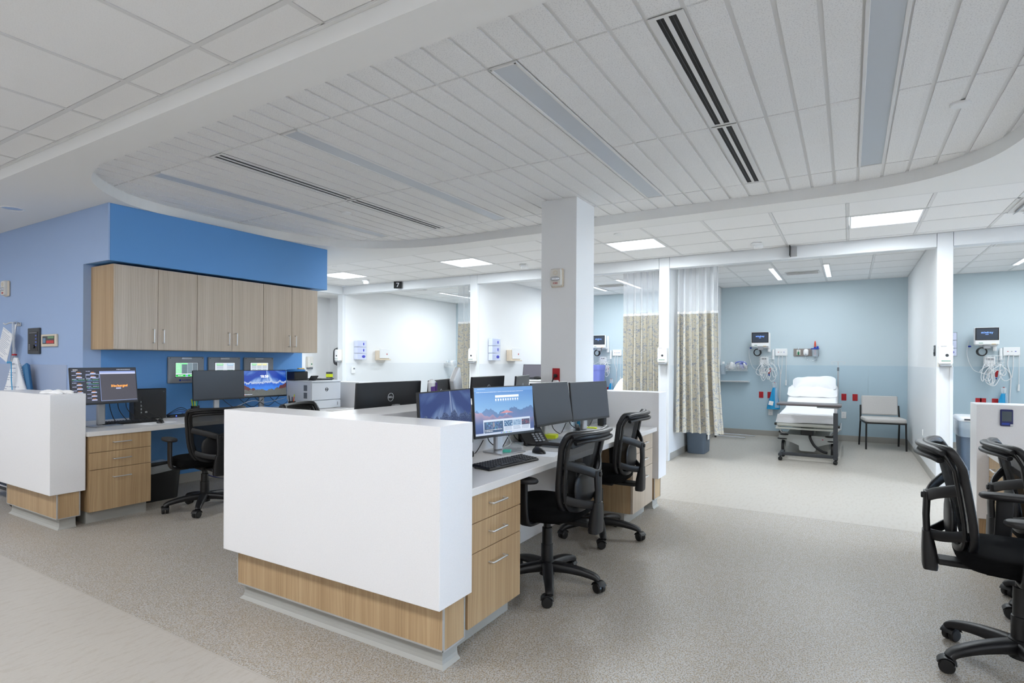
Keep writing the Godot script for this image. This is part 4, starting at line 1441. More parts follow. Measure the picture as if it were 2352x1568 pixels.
	for k in 4:
		cable("black cable draped below the wall desk screens", [V(-6.0, 0.95, z), V(-6.05, 0.86, z - 0.12), V(-6.0, 0.8, z - 0.22), V(-6.05, 0.9, z - 0.4)])
		z -= 0.2
	cable("white cable draped below the mountain screen", [V(-6.05, 0.8, -3.9), V(-6.0, 0.87, -4.1), V(-6.02, 0.84, -4.3), V(-6.0, 0.88, -4.55)], 0.003, M.cable_white)
	for k in 3:
		cable("blue cable bundled behind the dock", [V(-6.05, TOP + 0.01, -3.15), V(-6.0, TOP + 0.05 + 0.02 * k, -3.28), V(-5.95, TOP + 0.02, -3.36), V(-6.02, TOP + 0.03, -3.3)], 0.003, M.cable_blue if k == 0 else M.cable)
	for k in 2:
		cable("network cable on the floor under the wall desk", [V(-6.2, 0.3, -3.5 - 0.2 * k), V(-6.1, 0.1, -3.6), V(-6.0, 0.008, -3.8), V(-5.8, 0.006, -4.0), V(-5.9, 0.006, -4.3)], 0.003, M.cable_blue if k == 0 else M.cable)
	# under the desk
	bin_("waste_bin", "black waste bin with clear liner under the wall desk", V(-5.75, 0, -2.92), 0.26, 0.36, 0.33, M.bin_black)
	socket("white wall socket under the wall desk", V(-6.25, 0.42, -3.0), PI / 2, M.white)
	# alarm panels on the blue wall
	for k in 3:
		var zc: float = [-3.465, -3.905, -4.35][k]
		var w: float = [0.39, 0.39, 0.4][k]
		var a := thing("gas_alarm_panel", ["grey medical gas alarm panel with green list display", "grey medical gas alarm panel with two gauge columns", "grey medical gas alarm panel with three gauge columns"][k], "alarm panel", V(-6.25, 1.235, zc), PI / 2)
		part(a, "plate", mb().box(V(0, 0, 0.012), V(w, 0.285, 0.024), 0.006), M.grey)
		part(a, "screen_frame", mb().box(V(0, 0.0, 0.025), V(0.25, 0.165, 0.004), 0.001), M.dark_grey)
		part(a, "screen", mb().face(V(-0.12, -0.075, 0.0275), V(0.12, -0.075, 0.0275), V(0.12, 0.078, 0.0275), V(-0.12, 0.078, 0.0275)), M["scr_alarm%d" % k])
		part(a, "latch", mb().box(V(0, 0.127, 0.026), V(0.11, 0.02, 0.006), 0.002), M.silver)
		part(a, "badge", mb().disc(V(-0.07, -0.11, 0.025), Vector3.BACK, 0.01, 0.002, 14), M.blue_plastic)
		text(a, "badge_letters", "BeaconMedaes", 0.01, M.blue_plastic, V(0.0, -0.11, 0.0255))
		for s in [-1.0, 1.0]:
			part(a, "screw", mb().disc(V(s * (w * 0.5 - 0.02), 0.128, 0.025), Vector3.BACK, 0.004, 0.002, 10), M.dark_grey)

func bin_(called: String, label: String, where: Vector3, w: float, d: float, h: float, m: Material) -> Node3D:
	var t := thing(called, label, "bin", where)
	var b := mb()
	b.slab(w, d, [V2(0.82, 0.0), V2(0.86, 0.006), V2(0.985, h - 0.02), V2(1.03, h - 0.015), V2(1.03, h), V2(0.96, h), V2(0.94, h - 0.03), V2(0.82, 0.02)], 6.0, 32)
	part(t, "tub", b, m)
	var f := mb()
	f.grid(func(a: float, c: float) -> Vector3:
		var g := TAU * a
		var k := 1.05 + 0.02 * sin(g * 9.0 + c * 3.0)
		var cs := cos(-g)
		var sn := sin(-g)
		return V(signf(cs) * pow(absf(cs), 0.35) * w * 0.5 * k, h + 0.015 - c * 0.07 + 0.008 * sin(g * 7.0), signf(sn) * pow(absf(sn), 0.35) * d * 0.5 * k), 36, 3, true)
	part(t, "liner", f, M.film)
	return t

func socket(label: String, where: Vector3, turn: float, m: Material, group := "") -> void:
	var t := thing("wall_socket", label, "socket", where, turn, group)
	part(t, "plate", mb().box(V(0, 0, 0.004), V(0.075, 0.115, 0.008), 0.002), m)
	for s in [-1.0, 1.0]:
		part(t, "outlet", mb().box(V(0, s * 0.024, 0.008), V(0.034, 0.03, 0.003), 0.001), m)
		for q in [-1.0, 1.0]:
			part(t, "slot", mb().box(V(q * 0.007, s * 0.024 + 0.003, 0.0095), V(0.002, 0.009, 0.001)), M.dark_grey)

# ---------------------------------------------------------------- treatment bays
const BACK := -11.33

func curtain(label: String, x0: float, x1: float, z: float, low: float, folds: int, flare: float, seed_: float) -> void:
	var t := thing("cubicle_curtain", label, "curtain", V((x0 + x1) * 0.5, 0, z))
	var h := (x1 - x0) * 0.5
	var f := func(a: float, yy: float) -> Vector3:
		var ph := TAU * folds * a + seed_ + 0.9 * sin(a * 5.0 + seed_)
		var k := clampf((2.04 - yy) / 1.7, 0.0, 1.0)
		var amp := (0.066 + 0.02 * sin(a * 9.0 + seed_ * 2.0)) * (0.75 + 0.5 * k)
		var x := lerpf(-h, h, a) + 0.4 * amp * sin(2.0 * ph) + flare * k * k * a
		return V(x, yy, amp * sin(ph))
	var nu := folds * 14
	part(t, "cloth", mb().grid(func(a: float, b: float) -> Vector3: return f.call(a, lerpf(low, 2.02, b)), nu, 10), M.curtain)
	part(t, "top_band", mb().grid(func(a: float, b: float) -> Vector3: return f.call(a, lerpf(2.018, 2.052, b)) + V(0, 0, 0.002), nu, 1), M.paper)
	part(t, "net", mb().grid(func(a: float, b: float) -> Vector3: return f.call(a, lerpf(2.05, 2.715, b)), nu, 5), M.net)
	part(t, "side_hem", mb().grid(func(a: float, b: float) -> Vector3: return f.call(lerpf(0.985, 1.0, a), lerpf(2.05, 2.715, b)) + V(0, 0, 0.003), 1, 4), M.paper)
	part(t, "track", mb().box(V(0, 2.742, 0), V(h * 2.0 + 0.1, 0.02, 0.02), 0.003), M.alu)
	for k in folds + 1:
		part(t, "hook", mb().tube([V(lerpf(-h, h, float(k) / folds), 2.735, 0), V(lerpf(-h, h, float(k) / folds), 2.71, 0)], 0.003, 6), M.steel)

func hand_gel(label: String, x: float) -> void:
	var t := thing("gel_dispenser", label, "dispenser", V(x, 1.31, -7.655), 0, "gel dispensers on the bay posts")
	part(t, "cover", mb().span(V(-0.062, 0.02, 0), V(0.062, 0.245, 0.1), 0.02), M.white)
	part(t, "drip_tray", mb().span(V(-0.05, 0, 0.0), V(0.05, 0.022, 0.095), 0.008), M.grey)
	part(t, "sensor_window", mb().disc(V(0.008, 0.125, 0.1), Vector3.BACK, 0.015, 0.003, 18), M.dark_grey)
	part(t, "back_plate", mb().span(V(-0.066, 0.0, -0.004), V(0.066, 0.25, 0.006), 0.002), M.offwhite)
	part(t, "print_line", mb().box(V(-0.02, 0.222, 0.1002), V(0.05, 0.006, 0.001)), M.grey)
	part(t, "print_line", mb().box(V(0.0, 0.065, 0.1002), V(0.08, 0.007, 0.001)), M.green)

func glove_rack(label: String, where: Vector3, turn: float) -> void:
	var t := thing("glove_box_holder", label, "glove box holder", where, turn)
	part(t, "tray", mb().box(V(0, 0, 0.045), V(0.27, 0.39, 0.09), 0.003), M.acrylic)
	for k in 3:
		var b := part(t, "glove_box", mb().box(V(0, -0.125 + k * 0.125, 0.045), V(0.25, 0.116, 0.08), 0.003), M.glove_box)
		part(b, "print", mb().face(V(-0.12, -0.18 + k * 0.125, 0.0865), V(0.12, -0.18 + k * 0.125, 0.0865), V(0.12, -0.07 + k * 0.125, 0.0865), V(-0.12, -0.07 + k * 0.125, 0.0865)), M.glove_box)
		part(b, "opening", mb().ball(V(0.05, -0.125 + k * 0.125, 0.086), V(0.05 if k == 0 else 0.02, 0.03, 0.006), 2.0, 14), M.glove_blue)

func sharps_bin(label: String, where: Vector3, turn: float) -> void:
	var t := thing("sharps_container", label, "sharps container", where, turn)
	part(t, "bracket", mb().box(V(0, -0.02, 0.05), V(0.32, 0.19, 0.1), 0.006), M.beige)
	part(t, "front_cover", mb().box(V(0.01, 0.012, 0.107), V(0.29, 0.2, 0.02), 0.008), M.white)
	part(t, "ledge", mb().box(V(0, -0.115, 0.07), V(0.33, 0.02, 0.14), 0.004), M.beige)
	part(t, "mark", mb().ball(V(0.07, 0.0, 0.118), V(0.014, 0.018, 0.002), 2.0, 12), M.red)

func red_socket(x: float, y: float, label: String) -> void:
	socket(label, V(x, y, BACK + 0.004), 0, M.red, "red emergency sockets on the bay walls")

func headwall(ox: float, name_: String) -> void:
	# what hangs on the back wall of one bay
	var t := thing("patient_monitor", "white wall patient monitor with dark screen " + name_, "patient monitor", V(-1.39 + ox, 1.76, BACK))
	part(t, "wall_channel", mb().span(V(0.105, -0.22, 0), V(0.15, 0.13, 0.05), 0.006), M.white)
	part(t, "arm", mb().span(V(-0.06, -0.15, 0.03), V(0.14, -0.11, 0.18), 0.01), M.white)
	part(t, "housing", mb().span(V(-0.15, -0.13, 0.17), V(0.15, 0.14, 0.25), 0.015), M.white)
	part(t, "screen_bezel", mb().span(V(-0.14, -0.056, 0.249), V(0.142, 0.134, 0.253), 0.002), M.black)
	part(t, "screen", mb().face(V(-0.125, -0.045, 0.2535), V(0.128, -0.045, 0.2535), V(0.128, 0.118, 0.2535), V(-0.125, 0.118, 0.2535)), M.scr_vitals)
	text(t, "screen_letters", "mindray", 0.026, M.glow_blue, V(0.0, 0.06, 0.2545))
	part(t, "screen_line", mb().box(V(0, 0.032, 0.2542), V(0.036, 0.006, 0.001)), M.glow_blue)
	part(t, "key_bar", mb().box(V(-0.07, -0.1, 0.2505), V(0.05, 0.008, 0.002)), M.green)
	part(t, "key_bar", mb().box(V(0.08, -0.115, 0.2505), V(0.05, 0.008, 0.002)), M.pencil)
	part(t, "swivel", mb().span(V(-0.04, -0.19, 0.15), V(0.05, -0.125, 0.23), 0.01), M.grey)
	var cuff := mb()
	for k in 4:
		cuff.tube(arc(V(-0.05, -0.23, 0.18 + 0.012 * k), V(0.062 - 0.003 * k, 0, 0), V(0, 0.06, 0), 0, TAU * 0.98, 24), 0.009, 8, true)
	solo("cuff_hose", "coiled black blood pressure hose under the patient monitor " + name_, "hose", cuff, M.black, V(-1.39 + ox, 1.76, BACK))
	# module rack with leads
	var r := thing("module_rack", "white wire module rack hung with looping leads " + name_, "module rack", V(-1.3 + ox, 1.385, BACK))
	part(r, "post", mb().tube([V(0.11, 0.2, 0.04), V(0.11, 0.02, 0.05)], 0.02, 12), M.white)
	part(r, "module", mb().span(V(-0.1, -0.075, 0.05), V(0.03, 0.065, 0.14), 0.008), M.white)
	part(r, "module_face", mb().span(V(-0.08, 0.02, 0.139), V(0.01, 0.04, 0.143)), M.dark_grey)
	for k in 7:
		part(r, "basket_wire", mb().tube([V(-0.11 + 0.04 * k, 0.08, 0.16), V(-0.11 + 0.04 * k, -0.08, 0.15), V(-0.11 + 0.04 * k, -0.08, 0.03)], 0.0036, 6), M.wire_white)
	for k in 4:
		part(r, "basket_wire", mb().tube([V(-0.12, 0.08 - 0.05 * k, 0.16), V(0.14, 0.08 - 0.05 * k, 0.16)], 0.0036, 6), M.steel if k == 0 else M.wire_white)
	for k in 12:
		var a := V(-0.1 + 0.019 * k, -0.04, 0.15)
		var w := rng.randf_range(-0.2, 0.16)
		var d := rng.randf_range(0.14, 0.34)
		part(r, "lead", mb().tube(smooth([a, a + V(w * 0.7, -d * 0.35, 0.03), a + V(w, -d * 0.8, 0.02), a + V(w * 0.5, -d, 0.03), a + V(w * 0.1, -d * 0.6, 0.01), a + V(0.03, -0.1, 0)], 5), 0.0055, 6), M.cable_white)
	part(r, "lead", mb().tube(smooth([V(-0.28, 0.32, 0.06), V(-0.3, 0.1, 0.06), V(-0.22, -0.14, 0.08), V(-0.06, -0.17, 0.1), V(0.02, -0.06, 0.12)], 6), 0.0045, 6), M.cable_white)
	part(r, "lead_clip", mb().ball(V(-0.27, 0.23, 0.07), V(0.022, 0.014, 0.014), 2.0, 12), M.blue_plastic)
	part(r, "red_tag", mb().at(V(0.055, -0.19, 0.08), V(0, 0, -0.12)).box(V(0, 0, 0), V(0.035, 0.11, 0.012), 0.003), M.red)
	part(r, "blue_clip", mb().ball(V(0.045, -0.265, 0.085), V(0.018, 0.014, 0.012), 2.0, 12), M.blue_plastic)
	# call box, gas outlets, suction jar
	var c := thing("nurse_call_box", "white nurse call box with cords " + name_, "call box", V(-1.06 + ox, 1.535, BACK))
	part(c, "plate", mb().box(V(0, 0, 0.015), V(0.2, 0.13, 0.03), 0.006), M.white)
	for k in 3:
		part(c, "button", mb().box(V(-0.045 + 0.045 * k, 0.0, 0.031), V(0.018, 0.009, 0.003)), [M.red, M.grey, M.blue_plastic][k])
	part(c, "call_cord", mb().tube(smooth([V(-0.03, -0.05, 0.035), V(-0.05, -0.2, 0.04), V(-0.01, -0.4, 0.03), V(-0.02, -0.7, 0.03), V(-0.02, -0.9, 0.03)], 5), 0.0075, 8), M.cable_white)
	part(c, "call_cord", mb().tube(smooth([V(0.02, -0.05, 0.035), V(0.015, -0.25, 0.04), V(0.0, -0.4, 0.045)], 5), 0.006, 8), M.cable_white)
	part(c, "call_cord", mb().tube([V(0.085, -0.05, 0.035), V(0.083, -0.5, 0.035)], 0.005, 8), M.cable_white)
	part(c, "call_button", mb().tube([V(0.083, -0.5, 0.035), V(0.08, -0.6, 0.035)], [0.012, 0.014], 10), M.white)
	var g := thing("gas_outlet_plate", "brushed grey gas outlet plate with regulator " + name_, "gas outlet", V(-0.66 + ox, 1.53, BACK))
	part(g, "plate", mb().box(V(0, 0, 0.009), V(0.4, 0.135, 0.018), 0.003), M.taupe)
	part(g, "oxygen_outlet", mb().box(V(-0.12, 0.0, 0.024), V(0.06, 0.095, 0.02), 0.004), M.offwhite)
	part(g, "oxygen_knob", mb().ball(V(-0.12, -0.015, 0.045), V(0.016, 0.034, 0.022), 2.2, 14), M.green)
	part(g, "flow_tube", mb().tube([V(-0.12, 0.03, 0.05), V(-0.12, 0.09, 0.05)], 0.008, 10), M.bottle_clear)
	part(g, "regulator", mb().ball(V(0.0, 0.0, 0.045), V(0.042, 0.06, 0.03), 3.0, 18), M.white)
	part(g, "dial", mb().disc(V(0.0, 0.02, 0.075), Vector3.BACK, 0.022, 0.003, 18), M.paper)
	part(g, "regulator_knob", mb().disc(V(0, -0.035, 0.075), Vector3.BACK, 0.014, 0.008, 16, 0.003), M.grey)
	part(g, "tubing", mb().tube(smooth([V(0.0, -0.055, 0.05), V(0.01, -0.11, 0.06), V(0.07, -0.15, 0.06), V(0.16, -0.12, 0.06), V(0.16, -0.03, 0.06)], 6), 0.007, 8), M.bottle_clear)
	var s := thing("suction_jar", "clear suction jar with blue lid and red cap " + name_, "jar", V(-0.515 + ox, 1.455, BACK + 0.075))
	part(s, "jar_body", mb().lathe([V2(0, 0), V2(0.048, 0), V2(0.058, 0.13), V2(0.055, 0.13), V2(0.045, 0.004), V2(0, 0.004)], 20), M.bottle_clear)
	part(s, "lid", mb().lathe([V2(0, 0.13), V2(0.066, 0.13), V2(0.066, 0.146), V2(0.02, 0.15), V2(0.02, 0.17), V2(0, 0.17)], 20), M.blue_plastic)
	part(s, "spout", mb().disc(V(0.04, 0.165, 0), Vector3.UP, 0.016, 0.016, 12), M.blue_plastic)
	part(s, "red_cap", mb().lathe([V2(0, 0.17), V2(0.013, 0.17), V2(0.016, 0.22), V2(0.012, 0.25), V2(0.005, 0.275), V2(0, 0.28)], 12), M.orange)
	part(s, "float_valve", mb().lathe([V2(0, 0.03), V2(0.014, 0.03), V2(0.014, 0.12), V2(0, 0.12)], 12), M.red)
	for q in [[-1.395, "left of the bag"], [-1.25, "behind the bag"]]:
		red_socket(q[0] + ox, 0.75, "red emergency socket under the patient monitor " + name_)
	# blue printed bag
	belongings_bag(ox, name_)

func belongings_bag(ox: float, name_: String) -> void:
	var t := thing("supply_bag", "clear and blue printed supply bag hanging on the wall " + name_, "bag", V(-1.18 + ox, 0.5, BACK + 0.09))
	var sack := func(a: float, b: float) -> Vector3:
		var g := TAU * a
		var w := lerpf(0.105, 0.022, pow(b, 1.2)) * (1.0 + 0.08 * sin(g * 6.0 + b * 8.0))
		return V(cos(-g) * w + 0.015 * b, b * 0.4, sin(-g) * w * 0.45)
	part(t, "sack", mb().grid(sack, 28, 10, true), M.cyan_print)
	part(t, "clear_neck", mb().grid(func(a: float, b: float) -> Vector3:
		var g := TAU * a
		var w := lerpf(0.028, 0.035, b) * (1.0 + 0.25 * sin(g * 4.0))
		return V(cos(-g) * w + 0.018, 0.39 + b * 0.09, sin(-g) * w * 0.5), 20, 4, true), M.film)
	part(t, "label", mb().at(V(-0.035, 0.11, 0.044), V(-0.14, 0, -0.2)).box(V(0, 0, 0), V(0.075, 0.075, 0.002)), M.paper)
	part(t, "clear_fold", mb().grid(func(a: float, b: float) -> Vector3: return V(lerpf(0.03, 0.1 - 0.05 * b, a), 0.03 + b * 0.36, 0.05 - 0.02 * b), 4, 6), M.film)
	part(t, "tie", mb().disc(V(0.018, 0.485, 0), Vector3.UP, 0.012, 0.005, 12), M.red)

func wire_basket(label: String, where: Vector3, w: float) -> Node3D:
	var t := thing("wire_basket", label, "basket", where)
	for k in 6:
		part(t, "rim_wire", mb().tube([V(-w * 0.5, -0.01 + 0.022 * k, 0.002), V(-w * 0.5, -0.01 + 0.022 * k, 0.16), V(w * 0.5, -0.01 + 0.022 * k, 0.16), V(w * 0.5, -0.01 + 0.022 * k, 0.002)], 0.004, 6), M.wire_white)
	for k in 18:
		var x := lerpf(-w * 0.5, w * 0.5, k / 17.0)
		part(t, "upright_wire", mb().tube([V(x, 0.1, 0.16), V(x, -0.01, 0.16), V(x, -0.01, 0.002)], 0.0032, 6), M.wire_white)
	return t

func build_bed() -> void:
	# bed bay: x runs from -2.1 to 0.82, the foot of the stretcher towards the aisle
	var t := thing("hospital_stretcher", "hospital stretcher made up with white sheets, head end raised", "stretcher", V(-0.52, 0, -10.1))
	var top := [V2(1.0, 0.585), V2(0.97, 0.6), V2(0.5, 0.615), V2(0.12, 0.625), V2(-0.02, 0.645), V2(-0.2, 0.7), V2(-0.96, 0.95), V2(-0.99, 0.94)]
	var under := [V2(-0.94, 0.82), V2(-0.16, 0.57), V2(0.0, 0.51), V2(1.0, 0.48)]
	var poly := PackedVector2Array()
	for q in top + under:
		poly.append(q)
	var mt := mb()
	mt.t = Transform3D(Basis(V(0, 0, 1), V(1, 0, 0), V(0, 1, 0)), Vector3.ZERO)
	mt.prism(poly, -0.355, 0.355)
	part(t, "mattress", mt, M.sheet)
	# fitted sheet with soft edge and a drape at the foot
	part(t, "sheet", mb().grid(func(a: float, b: float) -> Vector3:
		var s := lerpf(1.02, -0.97, b)
		var y := 0.0
		for i in top.size() - 1:
			if s <= top[i].x and s >= top[i + 1].x:
				y = lerpf(top[i].y, top[i + 1].y, (top[i].x - s) / maxf(top[i].x - top[i + 1].x, 0.001))
		if s > 1.0:
			y = 0.575
		var x := lerpf(-0.385, 0.385, a)
		var e := clampf((absf(x) - 0.335) / 0.05, 0.0, 1.0)
		var drop := e * e * (0.085 + 0.02 * sin(s * 9.0) + (0.03 if s > 0.7 else 0.0))
		return V(x - (0.02 * e * signf(x) if e > 0.6 else 0.0), y + 0.012 - drop + 0.003 * sin(x * 17.0 + s * 11.0), s), 26, 40), M.sheet)
	part(t, "sheet_fold", mb().grid(func(a: float, b: float) -> Vector3:
		var x := lerpf(-0.375, 0.37, a)
		return V(x * (1.0 + 0.04 * b) - 0.012 * b, 0.6 - 0.115 * b + 0.01 * sin(x * 7.0) * b, 1.015 + 0.02 * b + 0.008 * sin(x * 13.0 + b * 4.0)), 24, 6), M.sheet)
	part(t, "deck", mb().span(V(-0.36, 0.42, -0.9), V(0.36, 0.475, 1.02), 0.01), M.bed_rail)
	part(t, "foot_rail", mb().span(V(-0.385, 0.43, 1.0), V(0.385, 0.47, 1.05), 0.008), M.bed_rail)
	part(t, "foot_rail", mb().span(V(-0.4, 0.385, 1.0), V(0.4, 0.41, 1.06), 0.006), M.bed_rail)
	for s in [-1.0, 1.0]:
		part(t, "side_rail", mb().tube(smooth([V(s * 0.4, 0.4, 0.85), V(s * 0.41, 0.36, 0.5), V(s * 0.41, 0.34, 0.0), V(s * 0.41, 0.36, -0.5)], 4), 0.014, 8), M.steel)
		part(t, "rail_bar", mb().tube([V(s * 0.36, 0.41, 0.98), V(s * 0.33, 0.34, 1.0), V(s * 0.27, 0.3, 0.95)], 0.008, 8), M.steel)
		part(t, "bumper", mb().disc(V(s * 0.4, 0.455, 1.04), Vector3.RIGHT, 0.02, 0.015, 14, 0.004), M.black)
		part(t, "release_pedal", mb().ball(V(s * 0.29, 0.3, 0.98), V(0.06, 0.014, 0.03), 2.4, 14), M.black)
		part(t, "clamp", mb().box(V(s * 0.34, 0.335, 0.96), V(0.05, 0.03, 0.04), 0.008), M.black)
		for e in [-0.72, 0.78]:
			var w := part(t, "wheel", mb().disc(V(s * 0.32, 0.1, e), Vector3.RIGHT, 0.1, 0.02, 28, 0.008), M.black)
			part(w, "wheel_disc", mb().disc(V(s * 0.32, 0.1, e), Vector3.RIGHT, 0.066, 0.0235, 24), M.white)
			part(w, "fork", mb().sweep([V(s * 0.32, 0.23, e), V(s * 0.285, 0.2, e), V(s * 0.285, 0.1, e)], 0.02, 0.008, 8), M.bed_grey)
		part(t, "foot_tread", mb().ball(V(s * 0.32, 0.225, 0.86), V(0.075, 0.012, 0.06), 2.6, 16), M.black)
		part(t, "bellows", mb().tube([V(s * 0.0, 0.24, -0.45 * s), V(s * 0.0, 0.43, -0.45 * s)], 0.09, 14), M.bed_rail)
	# shaped skirt round the base
	var sk := PackedVector2Array([V2(-0.36, -0.225), V2(-0.37, -0.27), V2(-0.33, -0.3), V2(-0.2, -0.295), V2(0.2, -0.29), V2(0.34, -0.285), V2(0.37, -0.25), V2(0.36, -0.21), V2(0.22, -0.17), V2(0.12, -0.135), V2(0.11, -0.08), V2(0.09, -0.065), V2(-0.08, -0.065), V2(-0.1, -0.08), V2(-0.105, -0.14), V2(-0.2, -0.18)])
	var skm := mb()
	skm.t = Transform3D(Basis(V(1, 0, 0), V(0, 0, 1), V(0, -1, 0)), Vector3.ZERO)
	skm.prism(sk, 0.86, 0.9)
	part(t, "base_cover", skm, M.bed_grey)
	part(t, "base_frame", mb().span(V(-0.3, 0.21, -0.85), V(0.3, 0.29, 0.86), 0.02), M.bed_grey)
	part(t, "lift_column", mb().span(V(-0.08, 0.29, -0.1), V(0.08, 0.42, 0.9), 0.01), M.black)
	part(t, "steer_pedal", mb().sweep(smooth([V(0.04, 0.29, 0.94), V(0.05, 0.25, 0.96), V(0.1, 0.16, 0.97), V(0.19, 0.09, 0.97), V(0.26, 0.07, 0.96)], 4), 0.018, 0.022, 10, Vector3.BACK, false, 2.6), M.black)
	part(t, "badge", mb().box(V(0.16, 0.245, 0.902), V(0.12, 0.014, 0.003), 0.001), M.silver)
	part(t, "badge_mark", mb().box(V(0.2, 0.245, 0.904), V(0.02, 0.01, 0.002)), M.red)
	var iv := part(t, "drip_pole", mb().tube([V(0.36, 0.55, -0.93), V(0.36, 1.22, -0.93)], 0.011, 10), M.silver)
	part(iv, "inner_pole", mb().tube([V(0.36, 1.22, -0.93), V(0.36, 1.365, -0.93)], 0.0075, 10), M.steel)
	part(iv, "collar", mb().disc(V(0.36, 1.24, -0.93), Vector3.UP, 0.016, 0.03, 12, 0.003), M.mid_grey)
	for s in [-1.0, 1.0]:
		part(iv, "hook", mb().tube(smooth([V(0.36, 1.365, -0.93), V(0.36 + s * 0.05, 1.368, -0.93), V(0.36 + s * 0.095, 1.36, -0.93), V(0.36 + s * 0.1, 1.335, -0.93), V(0.36 + s * 0.08, 1.33, -0.93), V(0.36 + s * 0.072, 1.345, -0.93)], 4), 0.0035, 6), M.steel)
	# pillows
	var pil := func(w: float, h: float, d: float) -> MB:
		return mb().grid(func(a: float, b: float) -> Vector3:
			var g := TAU * a
			var s := PI * (b - 0.5)
			var pw := func(q: float, e: float) -> float: return signf(q) * pow(absf(q), e)
			var x: float = pw.call(cos(-g), 0.42) * pw.call(cos(s), 0.7)
			var z: float = pw.call(sin(-g), 0.42) * pw.call(cos(s), 0.7)
			var r := 1.0 - 0.75 * pow(maxf(absf(x), absf(z)), 3.0)
			return V(x * w * (1.0 - 0.06 * (1.0 - z * z)), sin(s) * d * r + 0.006 * sin(x * 9.0 + z * 5.0), z * h * (1.0 - 0.1 * (1.0 - x * x))), 44, 18, true)
	var pm: MB = pil.call(0.345, 0.2, 0.105)
	var p := solo("pillow", "plump white pillow propped at the raised head of the stretcher", "pillow", pm, M.sheet, V(-0.51, 0.985, -10.86))
	p.rotation = V(0.62, 0.05, 0.07)
	var p2 := solo("pillow", "lower white pillow lying under the propped pillow", "pillow", pil.call(0.39, 0.24, 0.07), M.sheet, V(-0.53, 0.862, -10.69))
	p2.rotation = V(0.36, 0.02, 0.0)

func build_overbed_table() -> void:
	var t := thing("overbed_table", "overbed table with dark top standing across the stretcher foot", "table", V(-0.47, 0, -8.75))
	part(t, "table_top", mb().box(V(0, 0.778, 0), V(0.78, 0.024, 0.38), 0.006), M.table_top)
	part(t, "top_edge", mb().box(V(0, 0.766, 0), V(0.77, 0.012, 0.37), 0.003), M.black)
	part(t, "under_bracket", mb().span(V(0.1, 0.74, -0.06), V(0.36, 0.762, 0.16), 0.004), M.grey)
	part(t, "inner_post", mb().box(V(0.32, 0.7, 0.14), V(0.035, 0.12, 0.035), 0.003), M.silver)
	part(t, "post", mb().span(V(0.293, 0.07, 0.11), V(0.347, 0.68, 0.17), 0.004), M.table_frame)
	part(t, "lever", mb().tube([V(0.345, 0.755, 0.05), V(0.375, 0.735, 0.06), V(0.385, 0.69, 0.07)], 0.004, 6), M.silver)
	part(t, "base_bar", mb().span(V(-0.34, 0.075, 0.115), V(0.32, 0.115, 0.165), 0.004), M.table_frame)
	for x in [-0.34, 0.32]:
		part(t, "base_foot", mb().span(V(x - 0.025, 0.065, -0.2), V(x + 0.025, 0.1, 0.2), 0.004), M.table_frame)
		for z in [-0.18, 0.18]:
			part(t, "caster", mb().disc(V(x, 0.027, z), V(1, 0, 0.5), 0.027, 0.018, 16, 0.005).disc(V(x, 0.06, z), Vector3.UP, 0.01, 0.012, 8), M.black)

func build_guest_chair() -> void:
	# facing the stretcher's foot at a slight turn
	var t := thing("guest_chair", "guest chair with pale grey upholstery and black metal legs", "chair", V(0.46, 0, -10.68), deg_to_rad(8))
	part(t, "seat", mb().at(V(0, 0, 0.02)).slab(0.56, 0.5, [V2(0.95, 0.425), V2(0.99, 0.432), V2(1.0, 0.45), V2(0.99, 0.475), V2(0.95, 0.485), V2(0.5, 0.488)], 9.0, 40), M.guest_cloth)
	part(t, "backrest", mb().at(V(0, 0.66, -0.25), V(-0.16, 0, 0)).box(V(0, 0, 0), V(0.5, 0.31, 0.045), 0.014), M.guest_cloth)
	for s in [-1.0, 1.0]:
		part(t, "leg", mb().sweep([V(s * 0.265, 0, 0.25), V(s * 0.26, 0.42, 0.235)], 0.012, 0.012, 8, Vector3.BACK, false, 6.0), M.guest_frame)
		part(t, "leg", mb().sweep([V(s * 0.275, 0, -0.3), V(s * 0.268, 0.42, -0.22), V(s * 0.262, 0.66, -0.265)], 0.012, 0.014, 8, Vector3.BACK, false, 6.0), M.guest_frame)
		part(t, "side_bar", mb().span(V(s * 0.262 - 0.012, 0.4, -0.22), V(s * 0.262 + 0.012, 0.424, 0.24), 0.002), M.guest_frame)
	part(t, "front_bar", mb().span(V(-0.26, 0.4, 0.224), V(0.26, 0.424, 0.246), 0.002), M.guest_frame)

